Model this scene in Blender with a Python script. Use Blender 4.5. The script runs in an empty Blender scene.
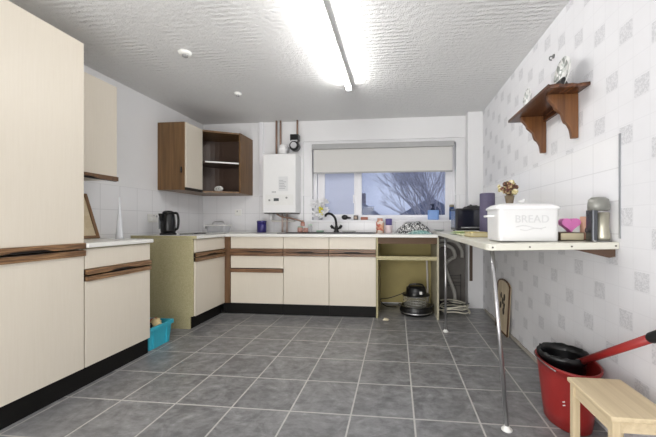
import bpy, bmesh, math, random
from mathutils import Vector, Matrix
random.seed(7)
COL = bpy.context.scene.collection
PI = math.pi

# ------------------------------------------------------------------ materials
def lin(c):
    return tuple(((v/255)/12.92 if v/255 <= .04045 else ((v/255+.055)/1.055)**2.4) for v in c) + (1,)
class NT:
    def __init__(s, name, rough=.5, metal=0, spec=.5):
        s.m = bpy.data.materials.new(name); s.m.use_nodes = True
        s.t = s.m.node_tree; s.b = s.t.nodes['Principled BSDF']
        s.b.inputs['Roughness'].default_value = rough; s.b.inputs['Metallic'].default_value = metal
        s.b.inputs['Specular IOR Level'].default_value = spec
        s._p = None
    def n(s, kind, **kw):
        nd = s.t.nodes.new(kind)
        for k, v in kw.items(): setattr(nd, k, v)
        return nd
    def put(s, sock, v):
        if isinstance(v, bpy.types.NodeSocket): s.t.links.new(v, sock)
        else: sock.default_value = v
    def math(s, op, a, b=0.0, c=None):
        nd = s.n('ShaderNodeMath', operation=op); s.put(nd.inputs[0], a); s.put(nd.inputs[1], b)
        if c is not None: s.put(nd.inputs[2], c)
        return nd.outputs[0]
    def pos(s):
        if s._p is None:
            g = s.n('ShaderNodeNewGeometry'); sp = s.n('ShaderNodeSeparateXYZ'); s.t.links.new(g.outputs['Position'], sp.inputs[0])
            s._p = sp.outputs; s.gp = g.outputs['Position']
        return s._p
    def obj(s):
        return s.n('ShaderNodeTexCoord').outputs['Object']
    def mix(s, f, a, b):
        nd = s.n('ShaderNodeMix', data_type='RGBA'); s.put(nd.inputs[0], f); s.put(nd.inputs[6], a); s.put(nd.inputs[7], b)
        return nd.outputs[2]
    def noise(s, vec, scale, detail=3, rough=.5):
        nd = s.n('ShaderNodeTexNoise'); s.put(nd.inputs['Vector'], vec); nd.inputs['Scale'].default_value = scale
        nd.inputs['Detail'].default_value = detail; nd.inputs['Roughness'].default_value = rough; return nd.outputs[0]
    def scalev(s, vec, v):
        nd = s.n('ShaderNodeMapping'); s.put(nd.inputs[0], vec); nd.inputs[3].default_value = v; return nd.outputs[0]
    def ramp(s, f, stops):
        nd = s.n('ShaderNodeValToRGB'); s.put(nd.inputs[0], f); e = nd.color_ramp.elements
        while len(e) > 1: e.remove(e[-1])
        e[0].position = stops[0][0]; e[0].color = stops[0][1]
        for p, c in stops[1:]: x = e.new(p); x.color = c
        return nd.outputs[0]
    def color(s, c): s.put(s.b.inputs['Base Color'], c)
    def bump(s, h, strength=.3, dist=.01):
        nd = s.n('ShaderNodeBump'); nd.inputs['Strength'].default_value = strength; nd.inputs['Distance'].default_value = dist
        s.put(nd.inputs['Height'], h); s.t.links.new(nd.outputs[0], s.b.inputs['Normal'])
def lines(s, x, off, pitch, w):
    # 1 near grid lines of the given pitch
    a = s.math('DIVIDE', s.math('SUBTRACT', x, off), pitch)
    fr = s.math('FRACT', a)
    d = s.math('MINIMUM', fr, s.math('SUBTRACT', 1.0, fr))
    return s.math('LESS_THAN', d, w/2/pitch)
_mc = {}
def flat(name, c, rough=.5, metal=0, var=.06, scale=18, spec=.5, alpha=None, trans=None):
    """plain coloured material with slight procedural mottling"""
    if name in _mc: return _mc[name]
    s = NT(name, rough, metal, spec); l = lin(c)
    hi = tuple(min(1, v*(1+var)) for v in l[:3])+(1,); lo = tuple(v*(1-var) for v in l[:3])+(1,)
    s.color(s.mix(s.noise(s.obj(), scale), lo, hi))
    if trans: s.b.inputs['Transmission Weight'].default_value = trans
    if alpha is not None: s.b.inputs['Alpha'].default_value = alpha
    _mc[name] = s.m; return s.m
def wood(name, c1, c2, axis, scale=60, rough=.4, dark=None):
    s = NT(name, rough)
    sc = [scale, scale, scale]; sc[axis] = scale*.04
    v = s.scalev(s.obj(), sc)
    f = s.noise(v, 1.0, 4, .6)
    st = [(.3, lin(c1)), (.65, lin(c2))]
    if dark: st = [(.2, lin(dark)), (.45, lin(c1)), (.65, lin(c2))]
    s.color(s.ramp(f, st)); s.bump(f, .08, .002)
    return s.m

def m_floor():
    s = NT('slate_tile_floor', .38); x, y, z = s.pos()
    g = s.math('MAXIMUM', lines(s, x, .0934, .335, .009), lines(s, y, 1.6655, .335, .009))
    vx = s.math('FLOOR', s.math('DIVIDE', s.math('SUBTRACT', x, .0934), .335)); vy = s.math('FLOOR', s.math('DIVIDE', s.math('SUBTRACT', y, 1.6655), .335))
    cv = s.n('ShaderNodeCombineXYZ'); s.put(cv.inputs[0], vx); s.put(cv.inputs[1], vy)
    wn = s.n('ShaderNodeTexWhiteNoise'); s.put(wn.inputs[0], cv.outputs[0])
    add = s.n('ShaderNodeVectorMath', operation='MULTIPLY_ADD'); s.put(add.inputs[0], wn.outputs['Color']); add.inputs[1].default_value = (9, 9, 9); s.put(add.inputs[2], s.gp)
    n1 = s.noise(s.scalev(add.outputs[0], (1, 1.8, 1)), 11, 9, .72)
    nd = s.n('ShaderNodeTexNoise'); s.put(nd.inputs['Vector'], add.outputs[0]); nd.inputs['Scale'].default_value = 4.5; nd.inputs['Detail'].default_value = 8; nd.inputs['Roughness'].default_value = .65; nd.inputs['Distortion'].default_value = 2.6
    mot = s.math('ADD', s.math('MULTIPLY', n1, .55), s.math('MULTIPLY', nd.outputs[0], .45))
    tile = s.ramp(mot, [(.28, lin((84, 84, 85))), (.45, lin((114, 114, 115))), (.58, lin((140, 140, 141))), (.74, lin((180, 180, 181)))])
    tile = s.mix(s.math('MULTIPLY', wn.outputs['Value'], .15), tile, lin((88, 88, 92)))
    grout = s.mix(s.noise(s.gp, 30), lin((168, 166, 163)), lin((200, 198, 194)))
    s.color(s.mix(g, tile, grout))
    s.put(s.b.inputs['Roughness'], s.math('ADD', .33, s.math('MULTIPLY', g, .4)))
    s.bump(s.math('SUBTRACT', s.math('MULTIPLY', mot, .35), s.math('MULTIPLY', g, .5)), .3, .004)
    return s.m
def m_ceiling():
    s = NT('textured_ceiling_paint', .55); x, y, z = s.pos()
    w = s.n('ShaderNodeTexWave', wave_type='BANDS', bands_direction='Y'); s.put(w.inputs['Vector'], s.gp)
    w.inputs['Scale'].default_value = 7.5; w.inputs['Distortion'].default_value = 3.5; w.inputs['Detail'].default_value = 3; w.inputs['Detail Scale'].default_value = 3
    n = s.noise(s.gp, 26, 5, .65); n2 = s.noise(s.gp, 90, 2)
    blot = s.noise(s.scalev(s.gp, (1, .55, 1)), 2.6, 4)
    big = s.ramp(blot, [(.42, (0, 0, 0, 1)), (.62, (1, 1, 1, 1))])
    h = s.math('ADD', s.math('MULTIPLY', w.outputs['Fac'], s.math('MULTIPLY_ADD', big, .45, .03)), s.math('ADD', s.math('MULTIPLY', n, 1.1), s.math('MULTIPLY', n2, .35)))
    s.color(s.mix(s.noise(s.gp, 1.5, 5), lin((222, 222, 222)), lin((236, 236, 235))))
    s.bump(h, .75, .014); return s.m
def m_wall(name, tile=None, axis='y', ztop=1.375, ymin=-99., xmax=99.):
    """white painted plaster, white ceramic tiles below ztop"""
    s = NT(name, .5); x, y, z = s.pos(); a = y if axis == 'y' else x
    base = s.mix(s.noise(s.gp, 2.2, 4), lin((228, 228, 229)), lin((238, 238, 239)))
    if tile:
        off, p, zo, q = tile
        g = s.math('MAXIMUM', lines(s, a, off, p, .005), lines(s, z, zo, q, .005))
        inz = s.math('MULTIPLY', s.math('LESS_THAN', z, ztop), s.math('GREATER_THAN', z, .6))
        tl = s.mix(g, lin((238, 238, 240)), lin((216, 216, 218)))
        s.color(s.mix(inz, base, tl))
        s.put(s.b.inputs['Roughness'], s.math('SUBTRACT', .55, s.math('MULTIPLY', inz, .37)))
        s.bump(s.math('MULTIPLY', s.math('SUBTRACT', 1.0, g), inz), .25, .003)
    else: s.color(base)
    return s.m
def m_right():
    s = NT('patterned_wallpaper_and_tiles', .5); x, y, z = s.pos(); u = .0925
    Y = s.math('DIVIDE', y, u); Z = s.math('DIVIDE', z, u)
    Yf = s.math('FLOOR', s.math('SUBTRACT', Y, .1)); Zf = s.math('FLOOR', s.math('ADD', Z, .1))
    k = s.math('SUBTRACT', s.math('MULTIPLY', Zf, 2.0), Yf)
    upper = s.math('GREATER_THAN', Zf, 12.0)
    k = s.math('SUBTRACT', k, s.math('MULTIPLY_ADD', upper, 3.0, 1.0))
    r = s.math('MODULO', s.math('ADD', k, 500.0), 5.0)
    on = s.math('LESS_THAN', s.math('ABSOLUTE', r), .5)
    fy = s.math('FRACT', s.math('SUBTRACT', Y, .1)); fz = s.math('FRACT', s.math('ADD', Z, .1))
    def inside(f): return s.math('MULTIPLY', s.math('GREATER_THAN', f, .06), s.math('LESS_THAN', f, .94))
    on = s.math('MULTIPLY', on, s.math('MULTIPLY', inside(fy), inside(fz)))
    scr = s.n('ShaderNodeTexVoronoi'); s.put(scr.inputs['Vector'], s.gp); scr.inputs['Scale'].default_value = 90
    n = s.noise(s.gp, 120, 3, .7)
    onn = s.math('MULTIPLY', on, s.math('MULTIPLY_ADD', s.math('GREATER_THAN', n, .5), .26, .16))
    grid = s.math('MAXIMUM', s.math('LESS_THAN', fy, .045), s.math('LESS_THAN', fz, .045))
    base = s.mix(s.noise(s.gp, 6, 5), lin((220, 220, 223)), lin((232, 232, 235)))
    base = s.mix(s.math('MULTIPLY', grid, .22), base, lin((202, 202, 206)))
    paper = s.mix(onn, base, lin((158, 159, 164)))
    g = s.math('MAXIMUM', lines(s, y, 1.573, .2, .005), lines(s, z, .975, .155, .005))
    tl = s.mix(g, lin((238, 238, 240)), lin((222, 222, 224)))
    it = s.math('MULTIPLY', s.math('GREATER_THAN', y, 1.573), s.math('MULTIPLY', s.math('LESS_THAN', z, 1.44), s.math('GREATER_THAN', z, .91)))
    s.color(s.mix(it, paper, tl))
    s.put(s.b.inputs['Roughness'], s.math('SUBTRACT', .6, s.math('MULTIPLY', it, .4)))
    s.bump(s.math('ADD', s.math('MULTIPLY', n, .25), s.math('MULTIPLY', grid, -.3)), .15, .003)
    return s.m
def m_cream():
    s = NT('cream_laminate', .42)
    v = s.scalev(s.obj(), (160, 160, 6)); n = s.noise(v, 1, 3)
    s.color(s.mix(n, lin((214, 205, 189)), lin((221, 213, 199)))); return s.m
def m_chip():
    s = NT('bare_chipboard', .7)
    n = s.noise(s.obj(), 130, 4, .7); n2 = s.noise(s.obj(), 4, 3)
    c = s.ramp(n, [(.3, lin((158, 148, 112))), (.55, lin((186, 177, 140))), (.75, lin((200, 192, 158)))])
    s.color(s.mix(s.math('MULTIPLY', n2, .4), c, lin((176, 170, 128)))); return s.m
def m_emit(name, c, st):
    s = NT(name); s.color(lin(c)); s.b.inputs['Emission Color'].default_value = lin(c); s.b.inputs['Emission Strength'].default_value = st; return s.m
def m_glass(name, tint=(225, 232, 245), alpha=.15, rough=.03):
    s = NT(name, rough); s.color(lin(tint)); s.b.inputs['Alpha'].default_value = alpha; return s.m
def m_spots(name, cols, scale=40, rough=.6):
    s = NT(name, rough); v = s.n('ShaderNodeTexVoronoi'); s.put(v.inputs['Vector'], s.obj()); v.inputs['Scale'].default_value = scale
    sp = s.n('ShaderNodeSeparateColor'); s.t.links.new(v.outputs['Color'], sp.inputs[0])
    st = [(i/len(cols), lin(c)) for i, c in enumerate(cols)]
    r = s.ramp(sp.outputs[0], st); r.node.color_ramp.interpolation = 'CONSTANT'; s.color(r); return s.m
M = dict(
    floor=m_floor(), ceil=m_ceiling(), right=m_right(),
    left=m_wall('white_plaster_and_tiles_side', (2.53, .2, 1.147, .228), 'y'),
    back=m_wall('white_plaster_and_tiles_end', (-1.21, .2, 1.147, .228), 'x'),
    plain=m_wall('white_painted_plaster'), cream=m_cream(), chip=m_chip(),
    rail=wood('streaked_brown_wood', (104, 76, 52), (162, 126, 90), 1, 130, .4, (66, 46, 32)),
    railx=wood('streaked_brown_wood_across', (98, 70, 48), (146, 108, 76), 0, 130, .4, (64, 44, 32)),
    railv=wood('brown_post_wood', (84, 60, 40), (118, 86, 58), 2, 60, .4),
    cabwood=wood('brown_veneer', (88, 62, 34), (124, 92, 56), 2, 45, .4),
    inner=flat('dark_brown_lining', (88, 70, 60), .42), shelfwood=wood('varnished_red_brown_wood', (70, 40, 24), (104, 64, 38), 1, 40, .25, (44, 24, 14)),
    brak=wood('varnished_bracket_wood', (86, 53, 31), (124, 82, 48), 2, 40, .3),
    groove=flat('dark_groove', (26, 17, 13), .6), plinth=flat('black_plinth_board', (13, 12, 11), .6, spec=.25),
    top=flat('white_worktop_laminate', (226, 225, 220), .3, var=.03, scale=60),
    topb=flat('off_white_breakfast_bar', (214, 212, 200), .35, var=.03), white=flat('white_enamel', (238, 238, 238), .25, var=.01),
    upvc=flat('white_window_plastic', (240, 240, 244), .3, var=.01), plastic=flat('white_plastic', (236, 236, 232), .4, var=.02),
    blind=flat('pale_grey_blind_fabric', (212, 211, 208), .8, var=.03, scale=200), blindbar=flat('grey_blind_bar', (172, 172, 172), .6),
    steel=flat('brushed_steel', (150, 150, 150), .3, 1), chrome=flat('chrome', (190, 190, 192), .32, 1), black=flat('black_plastic', (16, 16, 18), .28),
    blackm=flat('matt_black', (26, 26, 28), .6), copper=flat('dull_copper', (146, 120, 106), .5, .25), pipew=flat('white_painted_pipe', (214, 210, 204), .5),
    navy=flat('dark_blue_tin', (48, 42, 108), .3), red=flat('red_plastic', (150, 40, 38), .38), teal=flat('turquoise_plastic', (58, 170, 192), .4),
    pine=wood('light_pine', (198, 178, 142), (222, 204, 170), 1, 30, .5), pinev=wood('light_pine_leg', (192, 172, 136), (216, 198, 164), 2, 30, .5),
    glass=m_glass('clear_glass', (235, 240, 245), .12), clearp=m_glass('clear_plastic', (225, 228, 232), .35, .1),
)
# ------------------------------------------------------------------ mesh builder
class MB:
    def __init__(s, fn=None): s.bm = bmesh.new(); s.fn = fn; s.mi = 0
    def _f(s, vs, smooth=False):
        try:
            f = s.bm.faces.new(vs); f.material_index = s.mi; f.smooth = smooth; return f
        except ValueError: return None
    def v(s, p): return s.bm.verts.new(p)
    def box(s, x0, x1, y0, y1, z0, z1):
        return s.hexa([(x0, y0, z0), (x1, y0, z0), (x1, y1, z0), (x0, y1, z0)], [(x0, y0, z1), (x1, y0, z1), (x1, y1, z1), (x0, y1, z1)])
    def hexa(s, lo, hi):
        a = [s.v(p) for p in lo]; b = [s.v(p) for p in hi]; n = len(a)
        s._f(a[::-1]); s._f(b)
        for i in range(n): s._f([a[i], a[(i+1) % n], b[(i+1) % n], b[i]])
        return s
    def prism(s, pts, axis, d0, d1):
        """polygon pts in the two other axes extruded along axis"""
        def mk(p, d):
            return {0: (d, p[0], p[1]), 1: (p[0], d, p[1]), 2: (p[0], p[1], d)}[axis]
        return s.hexa([mk(p, d0) for p in pts], [mk(p, d1) for p in pts])
    def lathe(s, prof, c=(0, 0, 0), n=32, axis=2, sx=1, sy=1, closed=True):
        rings = []
        for r, h in prof:
            ring = []
            for i in range(n):
                a = 2*PI*i/n; p = (r*math.cos(a)*sx, r*math.sin(a)*sy, h)
                if axis == 0: p = (p[2], p[0], p[1])
                if axis == 1: p = (p[0], p[2], p[1])
                ring.append(s.v((c[0]+p[0], c[1]+p[1], c[2]+p[2])))
            rings.append(ring)
        for A, B in zip(rings, rings[1:]):
            for i in range(n): s._f([A[i], A[(i+1) % n], B[(i+1) % n], B[i]], True)
        if closed: s._f(rings[0][::-1]); s._f(rings[-1])
        return s
    def tube(s, pts, r, n=10, caps=True):
        pts = [Vector(p) for p in pts]; rings = []; up = None
        for i, p in enumerate(pts):
            d = (pts[min(i+1, len(pts)-1)]-pts[max(i-1, 0)]).normalized()
            if up is None: up = Vector((0, 0, 1)) if abs(d.z) < .9 else Vector((1, 0, 0))
            a = d.cross(up).normalized(); b = a.cross(d).normalized(); up = b
            rr = r[i] if isinstance(r, (list, tuple)) else r
            rings.append([s.v(p+a*math.cos(2*PI*k/n)*rr+b*math.sin(2*PI*k/n)*rr) for k in range(n)])
        for A, B in zip(rings, rings[1:]):
            for i in range(n): s._f([A[i], A[(i+1) % n], B[(i+1) % n], B[i]], True)
        if caps: s._f(rings[0][::-1]); s._f(rings[-1])
        return s
    def ball(s, c, r, n=16, m=10, jit=0):
        rx, ry, rz = r if isinstance(r, (tuple, list)) else (r, r, r); rings = []
        for j in range(1, m):
            t = PI*j/m; ring = []
            for i in range(n):
                a = 2*PI*i/n; k = 1+random.uniform(-jit, jit)
                ring.append(s.v((c[0]+rx*math.sin(t)*math.cos(a)*k, c[1]+ry*math.sin(t)*math.sin(a)*k, c[2]+rz*math.cos(t)*k)))
            rings.append(ring)
        t = s.v((c[0], c[1], c[2]+rz)); b = s.v((c[0], c[1], c[2]-rz))
        for A, B in zip(rings, rings[1:]):
            for i in range(n): s._f([A[i], B[i], B[(i+1) % n], A[(i+1) % n]], True)
        for i in range(n): s._f([t, rings[0][i], rings[0][(i+1) % n]], True); s._f([b, rings[-1][(i+1) % n], rings[-1][i]], True)
        return s
    def rbox(s, x0, x1, y0, y1, z0, z1, r=.02, n=5, taper=0):
        """box with rounded vertical corners"""
        def ring(t):
            pts = []
            for cx, cy, a0 in ((x1-r-t, y1-r-t, 0), (x0+r+t, y1-r-t, PI/2), (x0+r+t, y0+r+t, PI), (x1-r-t, y0+r+t, 1.5*PI)):
                for k in range(n+1):
                    a = a0+PI/2*k/n; pts.append((cx+r*math.cos(a), cy+r*math.sin(a)))
            return pts
        lo = [(x, y, z0) for x, y in ring(taper)]; hi = [(x, y, z1) for x, y in ring(0)]
        return s.hexa(lo, hi)
def root_of(o):
    while o.parent: o = o.parent
    return o
def build(name, mb, mats, parent=None, bevel=0, local=False, smooth=False, label=None):
    bm = mb.bm
    if mb.fn:
        for v in bm.verts: v.co = mb.fn(*v.co)
    bmesh.ops.recalc_face_normals(bm, faces=bm.faces)
    if parent is not None and not local:
        bm.transform(root_of(parent).matrix_basis.inverted())
    me = bpy.data.meshes.new(name)
    if smooth:
        for f in bm.faces: f.smooth = True
    off = Vector((0, 0, 0))
    if parent is None and bm.verts:
        xs = [v.co for v in bm.verts]
        off = Vector(((min(p.x for p in xs)+max(p.x for p in xs))/2, (min(p.y for p in xs)+max(p.y for p in xs))/2, min(p.z for p in xs)))
        bm.transform(Matrix.Translation(-off))
    bm.to_mesh(me); bm.free()
    o = bpy.data.objects.new(name, me); COL.objects.link(o); o.location = off
    for m in (mats if isinstance(mats, (list, tuple)) else [mats]): me.materials.append(M[m] if isinstance(m, str) else m)
    if parent is not None: o.parent = parent
    if bevel:
        b = o.modifiers.new('bevel', 'BEVEL'); b.width = bevel; b.segments = 2; b.limit_method = 'ANGLE'; b.angle_limit = .7
    if label: o['label'] = label
    return o
def tag(o, label, cat, group=None, kind=None):
    o['label'] = label; o['category'] = cat
    if group: o['group'] = group
    if kind: o['kind'] = kind
    return o
def thing(name, label, cat, loc=(0, 0, 0), rot=(0, 0, 0), group=None):
    o = bpy.data.objects.new(name, None); COL.objects.link(o); o.location = loc; o.rotation_euler = rot
    o.matrix_basis = Matrix.LocRotScale(Vector(loc), bpy.context.scene.unit_settings and o.rotation_euler, None)
    o.empty_display_size = .05
    return tag(o, label, cat, group)
def struct(name, mb, mat, parent=None, bevel=0):
    o = build(name, mb, mat, parent, bevel)
    if parent is None: o['kind'] = 'structure'
    return o
def curve(pts, k=6):
    """catmull-rom smoothing"""
    P = [Vector(p) for p in pts]; P = [P[0]]+P+[P[-1]]; out = []
    for i in range(1, len(P)-2):
        for j in range(k):
            t = j/k; a, b, c, d = P[i-1], P[i], P[i+1], P[i+2]
            out.append(.5*((2*b)+(-a+c)*t+(2*a-5*b+4*c-d)*t*t+(-a+3*b-3*c+d)*t**3))
    out.append(P[-2]); return out
def text_mesh(txt, size, depth=.001):
    cu = bpy.data.curves.new('letters', 'FONT'); cu.body = txt; cu.size = size; cu.extrude = depth; cu.align_x = 'CENTER'; cu.align_y = 'CENTER'
    o = bpy.data.objects.new('letters', cu); COL.objects.link(o)
    dg = bpy.context.evaluated_depsgraph_get(); me = bpy.data.meshes.new_from_object(o.evaluated_get(dg))
    bpy.data.objects.remove(o); return me
def add_text(name, txt, size, mat, parent, mtx, depth=.001):
    me = text_mesh(txt, size, depth); me.transform(root_of(parent).matrix_basis.inverted() @ mtx)
    me.materials.clear(); me.materials.append(M[mat] if isinstance(mat, str) else mat)
    o = bpy.data.objects.new(name, me); COL.objects.link(o); o.parent = parent; return o
FRONT = Matrix.Rotation(PI/2, 4, 'X')      # text standing up and read from -Y

XL, XR, YB, CZ, YF = -2.61, 1.03, 4.02, 2.355, -1.9
# ------------------------------------------------------------------ room shell
struct('floor', MB().box(XL-.1, XR+.1, YF-.1, YB+.3, -.1, 0), 'floor')
struct('ceiling', MB().box(XL-.1, XR+.1, YF-.1, YB+.3, CZ, CZ+.1), 'ceil')
struct('wall_left', MB().box(XL-.1, XL, YF-.1, YB+.3, 0, CZ), 'left')
struct('wall_right', MB().box(XR, XR+.1, YF-.1, YB+.3, 0, CZ), 'right')
struct('wall_front', MB().box(XL, XR, YF-.1, YF, 0, CZ), 'plain')
WX0, WX1, WZ0, WZ1 = -1.10, .745, 1.06, 2.04
b = MB()
b.box(XL, WX0, YB+.02, YB+.3, 0, CZ); b.box(WX1, XR, YB+.02, YB+.3, 0, CZ)
b.box(WX0, WX1, YB+.02, YB+.3, 0, WZ0-.02); b.box(WX0, WX1, YB+.02, YB+.3, WZ1, CZ)
b.box(XL, -1.21, YB, YB+.02, 0, CZ); b.box(-1.21, XR, YB, YB+.02, 2.088, CZ); b.box(-1.21, XR, YB, YB+.02, 0, 1.04)
struct('wall_back', b, 'back')
struct('trim_1', MB().box(.855, XR, 3.88, YB, 0, CZ), 'plain', bevel=.004)          # boxed column in the corner
struct('trim_2', MB().box(XR-.006, XR, 1.565, 1.573, .955, 1.44), flat('aluminium_edge', (176, 178, 182), .35, .7))
struct('trim_3', MB().box(.872, .905, 3.866, 3.88, .33, .86), flat('bare_brown_batten', (92, 76, 66), .7))
struct('trim_5', MB().box(.46, .853, 4.008, YB, .0, .86), flat('mottled_grey_panel', (112, 108, 104), .85, var=.35, scale=7))  # thin mottled panel over the wall, darker grey than the plaster
# skirting remnant
b = MB()
for i in range(16):
    y = 1.95+i*.115; b.box(XR-.012, XR, y, y+.112, 0, .022+.012*random.random())
struct('baseboard_right', b, flat('chipped_skirting', (176, 170, 160), .8, var=.3, scale=30))
# window
W = bpy.data.objects.new('window_1', None); COL.objects.link(W); W.location = (-.18, 4.14, WZ0); W['kind'] = 'structure'
W.matrix_basis = Matrix.Translation(W.location)
b = MB(); y0, y1 = 4.10, 4.16
def fr(b, x0, x1, z0, z1, w, y0, y1):
    b.box(x0, x0+w, y0, y1, z0, z1); b.box(x1-w, x1, y0, y1, z0, z1); b.box(x0+w, x1-w, y0, y1, z0, z0+w); b.box(x0+w, x1-w, y0, y1, z1-w, z1)
fr(b, WX0, WX1, WZ0, WZ1, .05, y0+.01, y1); b.box(-.535, -.49, y0+.01, y1, WZ0+.05, WZ1-.05)
build('window_frame', b, 'upvc', W, .004)
b = MB(); b.box(-1.04, -.945, y0, y0+.035, WZ0+.03, WZ1-.05); b.box(-.552, -.532, y0, y0+.035, WZ0+.03, WZ1-.05); b.box(-.945, -.552, y0, y0+.035, WZ0+.03, WZ0+.075); b.box(-.945, -.552, y0, y0+.035, WZ1-.1, WZ1-.05); ws = build('sash', b, 'upvc', W, .004)
b = MB(); b.box(-.49, -.452, y0, y0+.035, WZ0+.03, WZ1-.05); b.box(.622, .70, y0, y0+.035, WZ0+.03, WZ1-.05); b.box(-.452, .622, y0, y0+.035, WZ0+.03, WZ0+.065); b.box(-.452, .622, y0, y0+.035, WZ1-.1, WZ1-.05); build('glazing_bead', b, 'upvc', W, .003)
build('pane', MB().box(-.95, -.548, 4.125, 4.131, WZ0+.06, WZ1-.09), m_glass('frosted_glass', (214, 222, 246), .72, .5), W, label='frosted left pane')
build('pane', MB().box(-.456, .628, 4.128, 4.134, WZ0+.06, WZ1-.07), m_glass('window_glass', (150, 165, 205), .16, .02), W, label='clear right pane')
b = MB(); b.box(-.565, -.547, 4.085, 4.10, 1.36, 1.39); b.box(-.562, -.55, 4.07, 4.085, 1.28, 1.385); build('handle', b, 'upvc', W, .003)
struct('trim_4', MB().box(WX0, .855, 3.995, 4.10, WZ0-.022, WZ0), 'upvc', bevel=.004)   # window board

# ------------------------------------------------------------------ cabinets
FL, FB = -1.93, 3.38
def mapL(a, d, z): return Vector((FL-d, a, z))
def mapB(a, d, z): return Vector((a, FB+d, z))
def rail_mb(fn, a0, a1, z0, z1, mode='both'):
    """finger-pull rail: raised lip(s) over a dark groove that widens in the middle"""
    b = MB(fn); h = (z1-z0); n = 32
    b.mi = 1; b.box(a0, a1, 0, .018, z0+.001, z1-.001); b.mi = 0
    def strip(lo, hi):
        for i in range(n):
            ta, tb = i/n, (i+1)/n; xa, xb = a0+(a1-a0)*ta, a0+(a1-a0)*tb
            b.hexa([(xa, -.014, lo(ta)), (xb, -.014, lo(tb)), (xb, .01, lo(tb)), (xa, .01, lo(ta))], [(xa, -.014, hi(ta)), (xb, -.014, hi(tb)), (xb, .01, hi(tb)), (xa, .01, hi(ta))])
    w = lambda t: math.exp(-((t-.5)/.17)**6)
    if mode == 'upper': strip(lambda t: z0+.0035+.012*w(t), lambda t: z1)
    elif mode == 'lower': strip(lambda t: z0, lambda t: z1-.0035-.002*w(t))
    else:
        zm = z0+h*.52
        strip(lambda t: zm+.003+.010*w(t), lambda t: z1); strip(lambda t: z0, lambda t: zm-.003)
    bmesh.ops.remove_doubles(b.bm, verts=b.bm.verts, dist=.00005)
    return b
def carcass(fn, a0, a1, z0, z1, depth, parent, mat='cream', side=None):
    b = MB(fn); t = .016; d0 = .02
    b.box(a0, a0+t, d0, depth, z0, z1); b.box(a1-t, a1, d0, depth, z0, z1)
    b.box(a0+t, a1-t, d0, depth, z0, z0+t); b.box(a0+t, a1-t, d0, depth, z1-t, z1); b.box(a0+t, a1-t, depth-.006, depth, z0+t, z1-t)
    return build('carcass', b, mat, parent)
def front(kind, fn, a0, a1, z0, z1, parent, rail, rz, mode='both'):
    g = .0022
    d = build(kind, MB(fn).box(a0+g, a1-g, 0, .018, z0, z1), 'cream', parent, .0015)
    if rz: build('handle_rail', rail_mb(fn, a0+g, a1-g, *rz, mode), [rail, 'groove'], d)
    return d
# tall cabinet
t = thing('tall_cabinet', 'tall cream floor-standing larder cabinet at the left edge, reaching almost to the ceiling', 'cabinet', (-2.27, 1.46, 0))
carcass(mapL, 1.165, 1.765, .12, 2.14, .66, t)
front('door', mapL, 1.165, 1.765, .9, 2.14, t, 'rail', (.864, .902), 'upper')
front('door', mapL, 1.165, 1.765, .122, .825, t, 'rail', (.822, .860), 'lower')
build('plinth', MB(mapL).box(1.165, 1.765, .02, .038, 0, .12), 'plinth', t)
# single base cabinet
t = thing('base_cabinet', 'cream base cabinet with drawer beside the tall cabinet, under the short white worktop', 'cabinet', (-2.27, 2.03, 0))
carcass(mapL, 1.77, 2.292, .12, .868, .66, t, 'chip')
front('drawer', mapL, 1.77, 2.292, .737, .862, t, 'rail', (.698, .734), 'upper')
front('door', mapL, 1.77, 2.292, .122, .66, t, 'rail', (.660, .694), 'lower')
build('plinth', MB(mapL).box(1.765, 2.292, .02, .038, 0, .12), 'plinth', t)
tag(build('worktop', MB().box(XL+.002, -1.905, 1.767, 2.300, .870, .9), 'top', bevel=.006), 'short white worktop over the base cabinet beside the tall cabinet', 'worktop')
# left corner run cabinet
t = thing('base_cabinet', 'cream corner base cabinet with a bare chipboard end panel, below the black kettle', 'cabinet', (-2.27, 3.1, 0))
b = MB(mapL); b.prism([(.02, .12), (.02, .868), (.67, .868), (.67, 0), (.05, 0), (.05, .12)], 0, 2.842, 2.860)
# prism axis 0 in cabinet frame = along the run
build('end_panel', b, 'chip', t)
carcass(mapL, 2.868, 3.36, .12, .868, .62, t, 'chip')
front('drawer', mapL, 2.853, 3.378, .737, .862, t, 'rail', (.692, .73), 'upper')
front('door', mapL, 2.853, 3.378, .122, .648, t, 'rail', (.648, .688), 'lower')
build('plinth', MB(mapL).box(2.862, 3.39, .045, .06, 0, .12), 'plinth', t)
build('corner_post', MB().box(FL-.01, -1.866, FB, FB+.02, .12, .868), 'railv', t)
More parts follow.
